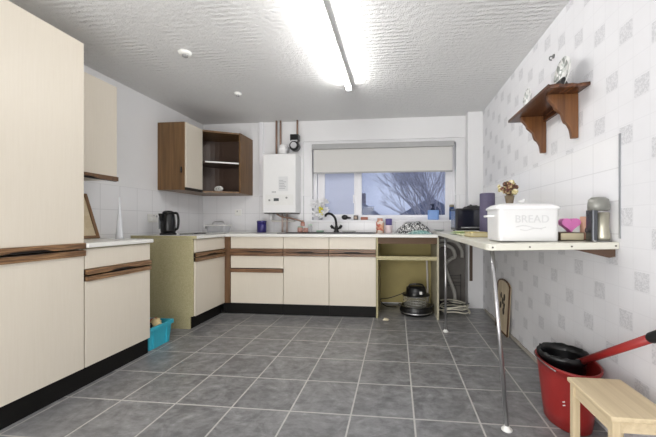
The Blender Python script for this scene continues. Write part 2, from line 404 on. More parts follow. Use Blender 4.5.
# back run
t = thing('drawer_cabinet', 'cream drawer unit in the corner with three drawers and two brown rails', 'cabinet', (-1.55, 3.7, 0))
carcass(mapB, -1.862, -1.248, .12, .868, .6, t)
front('drawer', mapB, -1.862, -1.248, .737, .866, t, 'railx', (.655, .733))
front('drawer', mapB, -1.862, -1.248, .517, .653, t, None, None)
front('drawer', mapB, -1.862, -1.248, .122, .468, t, 'railx', (.470, .514), 'lower')
build('plinth', MB(mapB).box(-1.948, -1.248, .012, .03, 0, .12), 'plinth', t)
for x0, x1, lab in ((-1.246, -.732, 'cream base cabinet under the left half of the sink, below the boiler side'), (-.730, -.217, 'cream base cabinet under the black tap, left of the open chipboard unit')):
    t = thing('base_cabinet', lab, 'cabinet', ((x0+x1)/2, 3.7, 0))
    b = MB(mapB); q = .016; y1_ = .6
    b.box(x0, x0+q, .02, y1_, .12, .868); b.box(x1-q, x1, .02, y1_, .12, .868); b.box(x0+q, x1-q, .02, y1_, .12, .136); b.box(x0+q, x1-q, .594, y1_, .136, .868)
    build('carcass', b, 'chip', t)
    front('drawer', mapB, x0, x1, .737, .866, t, 'railx', (.694, .733), 'upper')
    front('door', mapB, x0, x1, .122, .655, t, 'railx', (.657, .691), 'lower')
    build('plinth', MB(mapB).box(x0, x1, .012, .03, 0, .12), 'plinth', t)
# open doorless unit
t = thing('open_cabinet', 'doorless chipboard base unit with an empty rail, standing open right of the sink cabinets', 'cabinet', (.12, 3.7, 0))
build('side_panel', MB(mapB).prism([(.0, .0), (.0, .868), (.62, .868), (.62, 0)], 0, -.214, -.196), 'chip', t)
build('side_panel', MB(mapB).prism([(.0, .0), (.0, .868), (.62, .868), (.62, 0)], 0, .428, .448), flat('pale_board_panel', (178, 172, 150), .6), t)
build('back_panel', MB(mapB).box(-.196, .428, .61, .618, .02, .868), flat('yellowed_back_board', (172, 158, 104), .7, var=.15, scale=6), t)
build('rail', MB(mapB).box(-.196, .428, .01, .028, .625, .665), 'chip', t)
build('shelf', MB(mapB).box(-.196, .428, .30, .60, .60, .616), 'chip', t)
build('rail', MB(mapB).box(-.196, .428, .002, .02, .80, .868), flat('dark_brown_rail', (92, 68, 44), .6), t)  # dark brown strip across the top of the opening
# L worktop with sink cut-out
b = MB(); z0, z1 = .870, .9; SX0, SX1, SY0, SY1 = -1.13, -.72, 3.52, 3.86
b.box(XL+.002, -1.905, 2.845, YB-.002, z0, z1); b.box(-1.905, SX0, 3.355, YB-.002, z0, z1); b.box(SX1, .434, 3.355, YB-.002, z0, z1)
b.box(SX0, SX1, 3.355, SY0, z0, z1); b.box(SX0, SX1, SY1, YB-.002, z0, z1)
bmesh.ops.remove_doubles(b.bm, verts=b.bm.verts, dist=.0005)
w = tag(build('worktop', b, 'top'), 'long white L-shaped worktop running round the corner and under the window', 'worktop')
w2 = build('end_edge', MB().box(XL+.01, -1.91, 2.8425, 2.8455, .871, .899), 'chip', None); 
w2.parent = w; w2.location = Vector(w2.location)-Vector(w.location); w2['label'] = 'raw chipboard cut end'
t = thing('sink', 'steel sink with drainer let into the worktop under the window', 'sink', (-.8, 3.7, .9))
b = MB(); r0, r1, q0, q1 = -1.36, -.23, 3.48, 3.90; zt, zb = .9065, .9005
b.box(r0, SX0+.01, q0, q1, zb, zt); b.box(SX1-.01, r1, q0, q1, zb, zt); b.box(SX0+.01, SX1-.01, q0, SY0+.01, zb, zt); b.box(SX0+.01, SX1-.01, SY1-.01, q1, zb, zt)
for i in range(9): b.box(SX1+.06, r1-.05, q0+.05+i*.038, q0+.062+i*.038, zt, zt+.003)
build('drainer', b, flat('dull_steel', (84, 84, 86), .4, .8), t)
b = MB(); x0, x1, y0, y1 = SX0+.008, SX1-.008, SY0+.008, SY1-.008; e = .006
b.box(x0, x0+e, y0, y1, .76, .9); b.box(x1-e, x1, y0, y1, .76, .9); b.box(x0, x1, y0, y0+e, .76, .9); b.box(x0, x1, y1-e, y1, .76, .9); b.box(x0, x1, y0, y1, .75, .76)
build('bowl', b, 'steel', t)
# tap
t = thing('mixer_tap', 'black swan-neck mixer tap with two lever handles behind the sink', 'tap', (-.735, 3.885, .9065))
tx, ty = -.745, 3.875
build('tap_base', MB().lathe([(.034, .9066), (.034, .92), (.024, .935), (.02, .975), (.017, .99)], (tx, ty, 0)), 'black', t)
sp = curve([(tx, ty, .985), (tx-.005, ty-.01, 1.05), (tx-.022, ty-.03, 1.10), (tx-.06, ty-.07, 1.135), (tx-.10, ty-.10, 1.132), (tx-.115, ty-.115, 1.10)])
build('spout', MB().tube(sp, .0145, 14), 'black', t)
for s_ in (-1, 1):
    build('tap_handle', MB().tube([(tx+s_*.012, ty, .945), (tx+s_*.05, ty-.005, .965)], .013, 12).tube([(tx+s_*.045, ty-.005, .96), (tx+s_*.068, ty-.012, .992)], [.02, .016], 12), 'black', t)

# breakfast bar (peninsula)
t = thing('breakfast_bar', 'off-white breakfast bar along the patterned wall, propped on chrome legs', 'worktop', (.73, 2.7, .93))
BZ = lambda x: .925+(x-.436)/(XR-.436)*.013
b = MB(); r = .04
out = [(XR-.001, 1.573)]
out = [(.436+r, 1.573), (XR-.001, 1.573), (XR-.001, 3.878), (.436, 3.878)]+[(.436+r-r*math.cos(a), 1.573+r-r*math.sin(a)) for a in (0, PI/8, PI/4, 3*PI/8)]
b.hexa([(x, y, BZ(x)-.033) for x, y in out], [(x, y, BZ(x)) for x, y in out])
# keep clear of the main worktop below it
for v in b.bm.verts:
    pass
tb = build('bar_top', b, 'topb', t, .004)
for x in (.462, .632, .82, 1.012): build('screw', MB().lathe([(.004, 1.5695), (.004, 1.5735)], (x, 0, BZ(x)-.017), 10, axis=1), flat('dark_screw', (90, 86, 80), .4, .6), t)
b = MB(); b.hexa([(.86, 1.60, .896), (1.028, 1.60, .896), (1.028, 1.63, .896), (.86, 1.63, .896)][0:4], [(.86, 1.60, .904), (1.028, 1.60, .9045), (1.028, 1.63, .9045), (.86, 1.63, .904)])
b.hexa([(1.0, 1.60, .862), (1.028, 1.60, .868), (1.028, 1.63, .868), (1.0, 1.63, .87)], [(.86, 1.60, .896), (1.028, 1.60, .896), (1.028, 1.63, .896), (.86, 1.63, .896)])
build('bracket', b, flat('dark_wood_bracket', (88, 66, 52), .6), t)
for (xa, ya, xb, yb) in ((.474, 1.625, .546, 1.628), (.462, 3.03, .462, 3.03)):
    lg = build('leg', MB().tube([(xb, yb, .022), (xa, ya, BZ(xa)-.034)], .0105, 16), 'chrome', t)
    build('foot', MB().lathe([(.026, 0.0), (.026, .004), (.016, .012), (.013, .022)], (xb, yb, 0), 20), 'plastic', lg)

# ------------------------------------------------------------------ wall cabinets
t = thing('wall_cabinet', 'cream wall cabinet with a dark lower rail, hanging beyond the tall cabinet', 'cabinet', (-2.45, 2.1, 1.37))
mapW = lambda a, d, z: Vector((-2.28-d, a, z))
carcass(mapW, 1.80, 2.357, 1.375, 2.135, .328, t, 'cream')
d = build('door', MB(mapW).box(1.80, 2.357, 0, .018, 1.402, 2.137), 'cream', t, .0015)
build('handle_rail', rail_mb(mapW, 1.80, 2.357, 1.362, 1.4, 'upper'), ['railv', 'groove'], d)
t = thing('wall_cabinet', 'narrow brown wall cabinet with cream door on the left side of the corner shelf unit', 'cabinet', (-2.45, 3.35, 1.385))
mapC = lambda a, d, z: Vector((-2.292-d, a, z)); Zc0, Zc1 = 1.385, 2.125
b = MB(mapC); a0, a1 = 3.20, 3.497; q = .018
b.box(a0, a0+q, .0, .314, Zc0, Zc1); b.box(a1-q, a1, .02, .314, Zc0, Zc1); b.box(a0+q, a1-q, .02, .314, Zc0, Zc0+q); b.box(a0+q, a1-q, .02, .314, Zc1-q, Zc1); b.box(a0+q, a1-q, .306, .314, Zc0+q, Zc1-q)
build('carcass', b, 'cabwood', t)
d = build('door', MB(mapC).box(a0+.006, a1-.002, -.018, 0, Zc0+.028, Zc1-.002), 'cream', t, .0015)
build('handle_rail', MB(mapC).box(a0+.006, a1-.002, -.02, 0, Zc0-.002, Zc0+.026), 'groove', d)
build('wall_knob', MB().lathe([(.012, 3.198), (.012, 3.192), (.006, 3.188)], (-2.325, 0, 1.60), 12, axis=1).box(-2.33, -2.32, 3.19, 3.2, 1.57, 1.635), 'blackm', t)
# corner open shelf unit
t = thing('corner_wall_cabinet', 'brown corner wall cabinet with an open front and one shelf', 'cabinet', (-2.3, 3.8, 1.385))
A = (-2.274, 3.50); B = (-1.92, 3.69); poly = [(XL+.002, 3.50), A, B, (-1.92, YB-.002), (XL+.002, YB-.002)]
for zz in (Zc0, Zc1-.02): build('carcass_board', MB().prism(poly, 2, zz, zz+.02), 'cabwood', t)
build('side_panel', MB().box(-1.92, -1.902, 3.68, YB-.002, Zc0, Zc1), 'cabwood', t, .001)
b = MB(); b.box(XL+.002, A[0]-.01, 3.50, 3.512, Zc0+.02, Zc1-.02); b.box(XL+.002, XL+.010, 3.512, YB-.002, Zc0+.02, Zc1-.02); b.box(XL+.01, -1.922, YB-.010, YB-.002, Zc0+.02, Zc1-.02)
# curved dark lining
arc = [(-2.60+.0, 3.52)]+[(-2.30-.28*math.cos(a)+.0, 3.72+.27*math.sin(a)) for a in [i*PI/2/8 for i in range(9)]]+[(-1.92, 4.0)]
for p, q_ in zip(arc, arc[1:]):
    b.hexa([(p[0], p[1], Zc0+.02), (q_[0], q_[1], Zc0+.02), (q_[0], q_[1]+.008, Zc0+.02), (p[0]-.005, p[1]+.008, Zc0+.02)], [(p[0], p[1], Zc1-.02), (q_[0], q_[1], Zc1-.02), (q_[0], q_[1]+.008, Zc1-.02), (p[0]-.005, p[1]+.008, Zc1-.02)])
build('lining', b, 'inner', t)
inn = [(XL+.03, 3.52), (A[0]+.01, 3.53), (B[0]-.012, 3.70), (B[0]-.012, 3.98), (-2.3, 3.98), (-2.55, 3.80)]
build('shelf', MB().prism(inn, 2, 1.745, 1.762), 'inner', t)
e1, e2 = Vector((A[0]+.01, 3.528, 0)), Vector((B[0]-.01, 3.698, 0)); nn = Vector((e2.y-e1.y, -(e2.x-e1.x), 0)).normalized()*.003
build('shelf_edge', MB().hexa([tuple(e1+Vector((0, 0, 1.745))), tuple(e2+Vector((0, 0, 1.745))), tuple(e2+nn+Vector((0, 0, 1.745))), tuple(e1+nn+Vector((0, 0, 1.745)))],
      [tuple(e1+Vector((0, 0, 1.762))), tuple(e2+Vector((0, 0, 1.762))), tuple(e2+nn+Vector((0, 0, 1.762))), tuple(e1+nn+Vector((0, 0, 1.762)))]), 'plastic', t)
t = thing('socket', 'white oval plug socket inside the corner shelf unit', 'socket', (-2.17, 3.8, 1.405))
b = MB(); b.lathe([(.05, 0), (.05, .018), (.042, .026)], (0, 0, 0), 24, axis=1, sx=1.4, sy=.72)
b.bm.transform(Matrix.Translation((-2.185, 3.70, 1.443)) @ Matrix.Rotation(-.35, 4, 'Z') @ Matrix.Rotation(PI, 4, 'Z'))
build('face_plate', b, 'plastic', t)
for dx in (-.02, .02):
    b = MB(); b.lathe([(.006, -.028), (.006, -.0255)], (dx, 0, 0), 10, axis=1)
    b.bm.transform(Matrix.Translation((-2.185, 3.70, 1.443)) @ Matrix.Rotation(-.35, 4, 'Z'))
    build('pin_hole', b, flat('grey_hole', (130, 130, 130)), t)

# ------------------------------------------------------------------ boiler
t = thing('boiler', 'white wall-hung gas boiler with small grey display left of the window', 'boiler', (-1.44, 3.9, 1.146))
bx0, bx1, by, bz0, bz1 = -1.665, -1.243, 3.79, 1.15, 1.885
build('casing', MB().box(bx0, bx1, by, YB-.002, bz0, bz1), 'white', t, .008)
build('base_tray', MB().box(bx0+.015, bx1-.015, by+.015, YB-.01, bz0-.012, bz0+.002), flat('dark_tray', (70, 68, 66)), t)
build('data_plate', MB().box(-1.46, -1.34, by-.002, by+.001, 1.42, 1.60), flat('pale_grey_label', (220, 221, 222)), t)
c = build('control_panel', MB().box(-1.63, -1.27, by-.003, by+.001, 1.245, 1.375), flat('off_white_panel', (230, 230, 228)), t)
build('display', MB().box(-1.52, -1.455, by-.006, by-.001, 1.295, 1.33), flat('grey_display', (84, 88, 92), .2), c)
for dx_, dz_ in ((-1.355, 1.335), (-1.575, 1.305)): build('dial', MB().lathe([(.012, -.012), (.012, 0)], (dx_, by-.001, dz_), 16, axis=1), flat('grey_dial', (150, 150, 150)), c)
b = MB()
for k in range(5): b.box(-1.545+k*.011, -1.538+k*.011, by-.004, by-.001, 1.402, 1.414)
build('lettering', b, flat('grey_print', (150, 152, 156)), t)
b = MB()
for k in range(6): b.box(-1.45, -1.40+random.uniform(0, .04), by-.004, by-.002, 1.45+k*.02, 1.455+k*.02)
build('small_print', b, flat('grey_print', (150, 152, 156)), t)
build('flue_elbow', MB().lathe([(.055, 1.885), (.055, 1.95), (.06, 1.955), (.06, 1.97), (.05, 1.975)], (-1.445, 3.90, 0), 24).ball((-1.445, 3.90, 1.975), .05, 20, 12).lathe([(.05, 3.90), (.05, 4.018)], (-1.445, 0, 1.985), 24, axis=1), 'white', t)
pf = MB()
for x, mt in ((-1.555, 0), (-1.50, 1)):
    build('copper_pipe', MB().tube([(x, 3.965, 1.88), (x, 3.965, CZ-.002)], .0125, 12), 'copper', t)
build('copper_pipe', MB().tube([(-1.275, 3.965, 2.05), (-1.275, 3.965, CZ-.002)], .0125, 12), 'copper', t)
t2 = thing('pump', 'black pump with silver label on the copper pipe above the boiler', 'pump', (-1.285, 3.94, 1.94))
build('motor', MB().lathe([(.05, 3.86), (.062, 3.87), (.062, 3.95), (.03, 3.952), (.03, 4.018)], (-1.29, 0, 2.0), 24, axis=1).box(-1.345, -1.235, 3.88, 3.96, 2.07, 2.15), 'black', t2, .004)
build('label', MB().lathe([(.04, 3.855), (.04, 3.861)], (-1.29, 0, 2.005), 20, axis=1).box(-1.335, -1.245, 3.876, 3.881, 2.055, 2.075), flat('silver_sticker', (190, 190, 192), .3), t2)
for x in (-1.46, -1.40): build('lower_pipe', MB().tube([(x, 3.93, 1.14), (x, 3.93, .901)], .013, 12), flat('pinkish_pipe', (176, 158, 150), .5), t)
build('lower_pipe', MB().tube(curve([(-1.60, 3.93, 1.14), (-1.60, 3.93, 1.06), (-1.56, 3.93, 1.045), (-1.30, 3.94, 1.045)]), .012, 12), 'pipew', t)
build('lower_pipe', MB().tube([(-1.60, 3.90, 1.14), (-1.60, 3.90, 1.06)], [.022, .017], 12), 'white', t)
build('lower_pipe', MB().tube(curve([(-1.52, 3.88, 1.14), (-1.45, 3.88, 1.10), (-1.33, 3.90, 1.08), (-1.20, 3.95, 1.04)]), .011, 12), 'copper', t)
build('valve', MB().ball((-1.20, 3.95, 1.04), .018), 'copper', t)
# boxed pipes left of boiler
tag(build('pipe_cover', MB().box(-1.80, -1.745, 3.99, YB-.001, 1.375, CZ-.001), 'upvc', bevel=.003), 'slim white vertical pipe boxing on the wall left of the boiler', 'pipe cover')

# ------------------------------------------------------------------ blind
t = thing('roller_blind', 'pale grey roller blind pulled a third of the way down the window', 'blind', (-.19, 4.0, 1.69))
build('cassette', MB().box(-1.085, .71, 3.965, 4.018, 1.972, 2.036), 'blindbar', t, .006)
build('fabric', MB().box(-1.07, .695, 4.0, 4.003, 1.675, 1.99), 'blind', t)
build('bottom_bar', MB().box(-1.07, .695, 3.996, 4.008, 1.66, 1.68), 'blindbar', t, .003)

# ------------------------------------------------------------------ ceiling fittings
t = thing('tube_light', 'long lit fluorescent tube light on the ceiling', 'ceiling light', (-.46, 2.23, CZ))
build('batten', MB().box(-.475, -.425, 1.47, 2.99, CZ-.035, CZ-.001), 'plastic', t, .003)
for y in (1.475, 2.965): build('end_cap', MB().box(-.478, -.428, y, y+.02, CZ-.072, CZ-.034), 'plastic', t, .003)
build('tube', MB().lathe([(.013, 1.495), (.013, 2.965)], (-.458, 0, CZ-.054), 16, axis=1), m_emit('lit_tube', (255, 253, 250), 82), t)
for x, y, r, lab in ((-1.635, 2.29, .05, 'larger round white ceiling detector nearer the tall cabinet'), (-1.613, 3.07, .036, 'smaller round white ceiling spot nearer the corner shelf unit')):
    t = thing('ceiling_disc', lab, 'ceiling fitting', (x, y, CZ))
    build('housing', MB().lathe([(r, CZ-.001), (r, CZ-.012), (r*.8, CZ-.024), (r*.5, CZ-.026)], (x, y, 0), 24), 'plastic', t)
    build('cap', MB().lathe([(r*.45, CZ-.024), (r*.42, CZ-.036), (r*.2, CZ-.038)], (x, y, 0), 20), flat('grey_cap', (150, 150, 150)), t)

# ------------------------------------------------------------------ wall shelf
t = thing('wall_shelf', 'varnished brown wooden wall shelf on two scrolled brackets high on the patterned wall', 'shelf', (.92, 2.11, 1.76))
pts = [(.82, 1.80), (.835, 1.812), (.87, 1.80), (.905, 1.81), (.94, 1.80), (.975, 1.81), (1.0, 1.80), (XR-.001, 1.79), (XR-.001, 2.42), (.82, 2.42)]
build('board', MB().prism(pts, 2, 1.762, 1.782), 'shelfwood', t, .003)
def brk(y):
    p = [(XR-.002, 1.762), (XR-.002, 1.51), (.995, 1.51)]
    p += [(.99, 1.545), (.985, 1.565), (.972, 1.59), (.955, 1.602), (.948, 1.622), (.94, 1.65), (.92, 1.668), (.905, 1.68), (.898, 1.70), (.88, 1.722), (.868, 1.735), (.862, 1.762)]
    b = MB(); b.prism(p, 1, y-.014, y+.014); return b
for y in (1.915, 2.30): build('bracket', brk(y), 'brak', t, .003)
build('back_rail', MB().box(XR-.022, XR-.002, 1.93, 2.286, 1.722, 1.762), 'shelfwood', t)
def plate(name, lab, px, y, r, mat, stand):
    t = thing(name, lab, 'plate', (px, y, 1.782), group='plates on the wall shelf')
    b = MB(); b.lathe([(.001, 0), (r*.55, 0), (r*.6, .004), (r, .016), (r, .019), (r*.6, .008), (r*.55, .005), (.001, .005)], (0, 0, 0), 36, closed=False)
    b.bm.transform(Matrix.Translation((px, y, 1.785+r)) @ Matrix.Rotation(.07, 4, 'Y') @ Matrix.Rotation(-PI/2, 4, 'Y'))
    build('dish', b, mat, t)
    if stand:
        build('stand', MB().hexa([(px-.05, y-.03, 1.782), (px+.01, y-.03, 1.782), (px+.01, y+.03, 1.782), (px-.05, y+.03, 1.782)], [(px-.032, y-.04, 1.835), (px-.02, y-.04, 1.835), (px-.02, y+.04, 1.835), (px-.032, y+.04, 1.835)]), 'blackm', t)
    else: build('stand', MB().box(px-.03, px+.015, y-.03, y+.03, 1.782, 1.788), 'blackm', t)
pm = m_spots('printed_plate_glaze', [(232, 232, 230), (206, 208, 206), (170, 174, 172), (224, 224, 222)], 60, .15)
plate('plate', 'upright plate in a black stand at the near end of the wall shelf', .95, 1.89, .088, m_spots('mottled_plate_glaze', [(225, 225, 222), (200, 204, 200), (150, 154, 150), (232, 232, 230)], 45, .15), True)
plate('plate', 'round grey-rimmed plate leaning at the far end of the wall shelf', .872, 2.17, .062, pm, False)
t = thing('wall_hook', 'small metal hook on the patterned wall above the wall shelf', 'hook', (XR, 2.16, 2.05))
build('plate', MB().lathe([(.014, -.001), (.014, -.006)], (XR, 2.185, 2.12), 14, axis=0), 'steel', t)
build('hook', MB().tube(curve([(XR-.004, 2.185, 2.12), (XR-.025, 2.185, 2.118), (XR-.028, 2.185, 2.10), (XR-.015, 2.185, 2.095)]), .004, 8), 'steel', t)

# ------------------------------------------------------------------ things on the left worktops
# leaning frame
t = thing('picture_frame', 'thin brown wooden picture frame leaning on the tiles beside the tall cabinet', 'frame', (-2.43, 2.1, .9), (0, 0, 0))
b = MB(); w_, h_ = .34, .385; fr2 = lambda b, e0, e1: None
def lean(b):
    b.bm.transform(Matrix.Translation((-2.43, 1.98, .902)) @ Matrix.Rotation(-.1, 4, 'Z') @ Matrix.Rotation(-.36, 4, 'Y')); return b
b = MB(); b.box(-.012, .006, 0, .022, 0, h_); b.box(-.012, .006, w_-.022, w_, 0, h_); b.box(-.012, .006, .022, w_-.022, 0, .022); b.box(-.012, .006, .022, w_-.022, h_-.022, h_)
build('frame', lean(b), flat('brown_frame', (120, 86, 52), .4), t)
build('picture', lean(MB().box(-.008, -.002, .02, w_-.02, .02, h_-.02)), m_spots('tan_picture', [(204, 188, 156), (210, 194, 164), (200, 182, 148), (206, 190, 158)], 22), t)
t = build('funnel', MB().lathe([(.028, 0), (.026, .02), (.012, .2), (.004, .325)], (-2.145, 2.24, .9), 16), flat('frosted_white', (206, 208, 212), .4))
tag(t, 'slim pale tapering cone standing on the short worktop against the tiles', 'funnel')
# kettle
kx, ky = -2.365, 3.05
KT = len(bpy.data.objects)
t = thing('kettle', 'black electric kettle on its base by the raw worktop end', 'kettle', (kx, ky, .9))
build('base', MB().lathe([(.088, .9), (.088, .915), (.08, .92)], (kx, ky, 0), 28), 'blackm', t)
build('body', MB().lathe([(.078, .921), (.082, .95), (.080, 1.03), (.070, 1.10), (.064, 1.12)], (kx, ky, 0), 32), 'black', t)
build('lid', MB().lathe([(.064, 1.12), (.058, 1.14), (.035, 1.15), (.012, 1.152)], (kx, ky, 0), 28), 'black', t)
build('spout', MB().hexa([(kx-.045, ky-.085, 1.05), (kx-.015, ky-.085, 1.05), (kx-.01, ky-.05, 1.02), (kx-.05, ky-.05, 1.02)], [(kx-.05, ky-.105, 1.12), (kx-.01, ky-.105, 1.12), (kx-.01, ky-.05, 1.12), (kx-.055, ky-.05, 1.12)]), 'black', t, .006)
build('handle', MB().tube(curve([(kx+.05, ky+.02, 1.125), (kx+.095, ky+.03, 1.12), (kx+.112, ky+.03, 1.05), (kx+.10, ky+.03, .97), (kx+.07, ky+.02, .95)]), .013, 12), 'black', t)
build('water_gauge', MB().box(kx-.068, kx-.048, ky-.073, ky-.056, .96, 1.08), flat('clear_gauge', (120, 124, 128), .2), t)
t.scale = (.86, .86, 1.0)
tag(build('power_cable', MB().tube(curve([(kx+.09, ky+.05, .905), (kx+.16, ky+.10, .905), (kx+.2, ky+.2, .905), (kx+.10, ky+.28, .905), (kx+.2, ky+.34, .905), (kx+.05, ky+.40, .905)]), .004, 8), 'black'), 'black kettle flex loosely coiled on the worktop by the kettle', 'cable')
t = thing('wall_socket', 'white double wall socket with a plug, behind the black kettle', 'socket', (XL, 3.13, 1.03))
build('face_plate', MB().box(XL, XL+.012, 3.06, 3.206, 1.03, 1.116), 'plastic', t, .003)
build('plug', MB().box(XL+.012, XL+.05, 3.07, 3.12, 1.045, 1.095), 'plastic', t, .006)
for b in (MB().box(XL+.012, XL+.016, 3.13, 3.142, 1.085, 1.105), MB().box(XL+.012, XL+.016, 3.17, 3.182, 1.085, 1.105)): build('switch', b, flat('socket_grey', (150, 150, 152)), t)
t = thing('wall_socket', 'white wall socket low on the corner tiles above the clear tub', 'socket', (-2.2, YB, 1.14))
build('face_plate', MB().box(-1.60-.55, -1.51-.55, YB-.012, YB, 1.12, 1.2), 'plastic', t, .003)
build('switch', MB().box(-2.12, -2.108, YB-.016, YB-.011, 1.165, 1.185), flat('socket_grey', (150, 150, 152)), t)
# clear tub
t = thing('plastic_tub', 'clear plastic tub with a pale lid in the corner of the worktop', 'tub', (-2.27, 3.8, .9))
build('tub', MB().rbox(-2.38, -2.12, 3.70, 3.88, .901, .985, .03, taper=.015), 'clearp', t)
build('lid', MB().rbox(-2.39, -2.11, 3.69, 3.89, .985, .998, .03), 'plastic', t, .003)
build('handle', MB().tube(curve([(-2.33, 3.79, .998), (-2.31, 3.79, 1.035), (-2.19, 3.79, 1.035), (-2.17, 3.79, .998)]), .006, 8), 'chrome', t)
build('clip', MB().box(-2.405, -2.388, 3.75, 3.80, .95, 1.0), flat('grey_clip', (120, 120, 122)), t)
t = thing('canister', 'dark blue lidded tin on the worktop left of the boiler pipes', 'canister', (-1.70, 3.84, .9))
build('body', MB().lathe([(.056, .9), (.058, .903), (.058, 1.03)], (-1.70, 3.84, 0), 32), 'navy', t)
build('lid', MB().lathe([(.060, 1.022), (.060, 1.045), (.054, 1.05), (.01, 1.05)], (-1.70, 3.84, 0), 32), 'navy', t)

# ------------------------------------------------------------------ around the sink
def jar(name, lab, cat, x, y, z, r, h, mat, lid=None, lh=.012, group=None, neck=None, sq=False):
    t = thing(name, lab, cat, (x, y, z), group=group)
    if sq: build('body', MB().rbox(x-r, x+r, y-r*.6, y+r*.6, z, z+h, r*.2), mat, t, .002)
    else: build('body', MB().lathe([(r*.92, z), (r, z+.006), (r, z+h*.8), (r*(neck or .9), z+h)], (x, y, 0), 20), mat, t)
    if lid: build('lid', MB().lathe([(r*(neck or .95), z+h), (r*(neck or .95), z+h+lh), (r*.4, z+h+lh+.002)], (x, y, 0), 20), lid, t)
    return t
pk = flat('salmon_red_print', (196, 150, 138), .4, var=.35, scale=60); gr = flat('pale_green_print', (168, 190, 170), .4, var=.2, scale=60)
jar('spice_jar', 'salmon-coloured jar in front of the pipes, left of the pair', 'jar', -1.185, 3.80, .9065, .034, .06, pk, gr)
jar('spice_jar', 'salmon-coloured jar beside the sink, right of the pair', 'jar', -1.112, 3.79, .9065, .03, .055, pk, 'plastic')
jar('spice_jar', 'small orange-topped jar resting on top of the salmon jars', 'jar', -1.152, 3.795, .982, .026, .035, pk, flat('orange_red_lid', (184, 120, 98)))
jar('storage_jar', 'pale green-lidded jar standing behind the salmon jars', 'jar', -1.072, 3.86, .9065, .026, .085, 'clearp', gr)
tag(build('soap_bar', MB().rbox(-.985, -.895, 3.80, 3.85, .9075, .93, .015), flat('green_soap', (150, 180, 160), .4), bevel=.006), 'pale green bar of soap on the sink rim left of the tap', 'soap')
tag(build('dish_sponge', MB().rbox(-.66, -.50, 3.80, 3.88, .9105, .925, .02), flat('grey_white_sponge', (190, 190, 188), .7, var=.2, scale=80), bevel=.004), 'flat greyish sponge on the drainer right of the tap', 'sponge')
# flowers on sill
t = thing('artificial_flowers', 'bunch of white artificial flowers with yellow centre at the left end of the window sill', 'flowers', (-1.0, 4.04, 1.06))
fx, fy = -.985, 4.035
build('pot', MB().lathe([(.025, 1.061), (.034, 1.10), (.036, 1.115)], (fx, fy, 0), 20), 'clearp', t)
def petals(cx, cy, cz, R, n, b):
    for i in range(n):
        a = 2*PI*i/n+random.random(); rr = R*random.uniform(.6, 1); tl = random.uniform(-.5, .9)
        d = Vector((math.cos(a), -abs(math.sin(a))*.5, tl)).normalized(); c = Vector((cx, cy, cz)); s1 = d.cross(Vector((0, 1, .2))).normalized()*rr*.28
        v = [b.v(c), b.v(c+d*rr*.55+s1), b.v(c+d*rr), b.v(c+d*rr*.55-s1)]; b._f(v)
b = MB()
for i in range(18): petals(fx+random.uniform(-.07, .06), fy-.01+random.uniform(-.03, .01), 1.20+random.uniform(-.10, .10), .085, 10, b)
build('petals', b, flat('white_petals', (240, 240, 242), .6), t)
b = MB()
for i in range(9): b.ball((fx+.02+random.uniform(-.018, .018), fy-.055+random.uniform(-.01, .01), 1.13+i*.011), (.016, .012, .014), 10, 6, .1)
build('flower_centre', b, flat('yellow_petals', (222, 212, 60), .6), t)
b = MB()
for i in range(8): b.tube([(fx, fy, 1.08), (fx+random.uniform(-.05, .05), fy-.01, 1.19)], .003, 6)
build('stem', b, flat('grey_green_stem', (130, 146, 110)), t, label='bunch of thin stems')
# sill items
t = thing('gravy_boat', 'small black rounded pot with short handle on the window sill', 'pot', (-.66, 4.04, 1.06))
build('bowl', MB().ball((-.665, 4.035, 1.095), (.042, .03, .032), 20, 12), 'blackm', t)
build('handle', MB().tube([(-.63, 4.035, 1.09), (-.585, 4.035, 1.085)], [.014, .010], 10), 'blackm', t)
t = thing('jar', 'dark square jar in the middle of the three small items on the window sill', 'jar', (-.52, 4.04, 1.06))
build('body', MB().box(-.548, -.492, 4.015, 4.06, 1.0605, 1.12), flat('dark_brown_jar', (70, 56, 54), .4), t, .004)
build('label', MB().box(-.535, -.505, 4.012, 4.016, 1.075, 1.105), flat('tan_label', (180, 160, 140)), t)
tag(build('soap_dish', MB().rbox(-.455, -.365, 4.01, 4.06, 1.0605, 1.098, .012), flat('terracotta_brown', (164, 100, 80), .5), bevel=.006), 'small reddish-brown block on the window sill', 'soap dish')
# bottles
jar('bottle', 'bottle with orange and pink print standing left of the purple-capped bottle', 'bottle', -.195, 3.80, .9005, .048, .155, m_spots('orange_print', [(214, 160, 130), (226, 214, 204), (198, 110, 90), (220, 190, 160)], 30), flat('salmon_cap', (214, 168, 152)), .022, neck=.7)
jar('bottle', 'white bottle with purple label and cap beside the crumpled cloth', 'bottle', -.09, 3.80, .9005, .044, .095, flat('white_pink_bottle', (222, 206, 208), .3, var=.1), flat('purple_cap', (92, 84, 140), .4), .078, neck=.92)
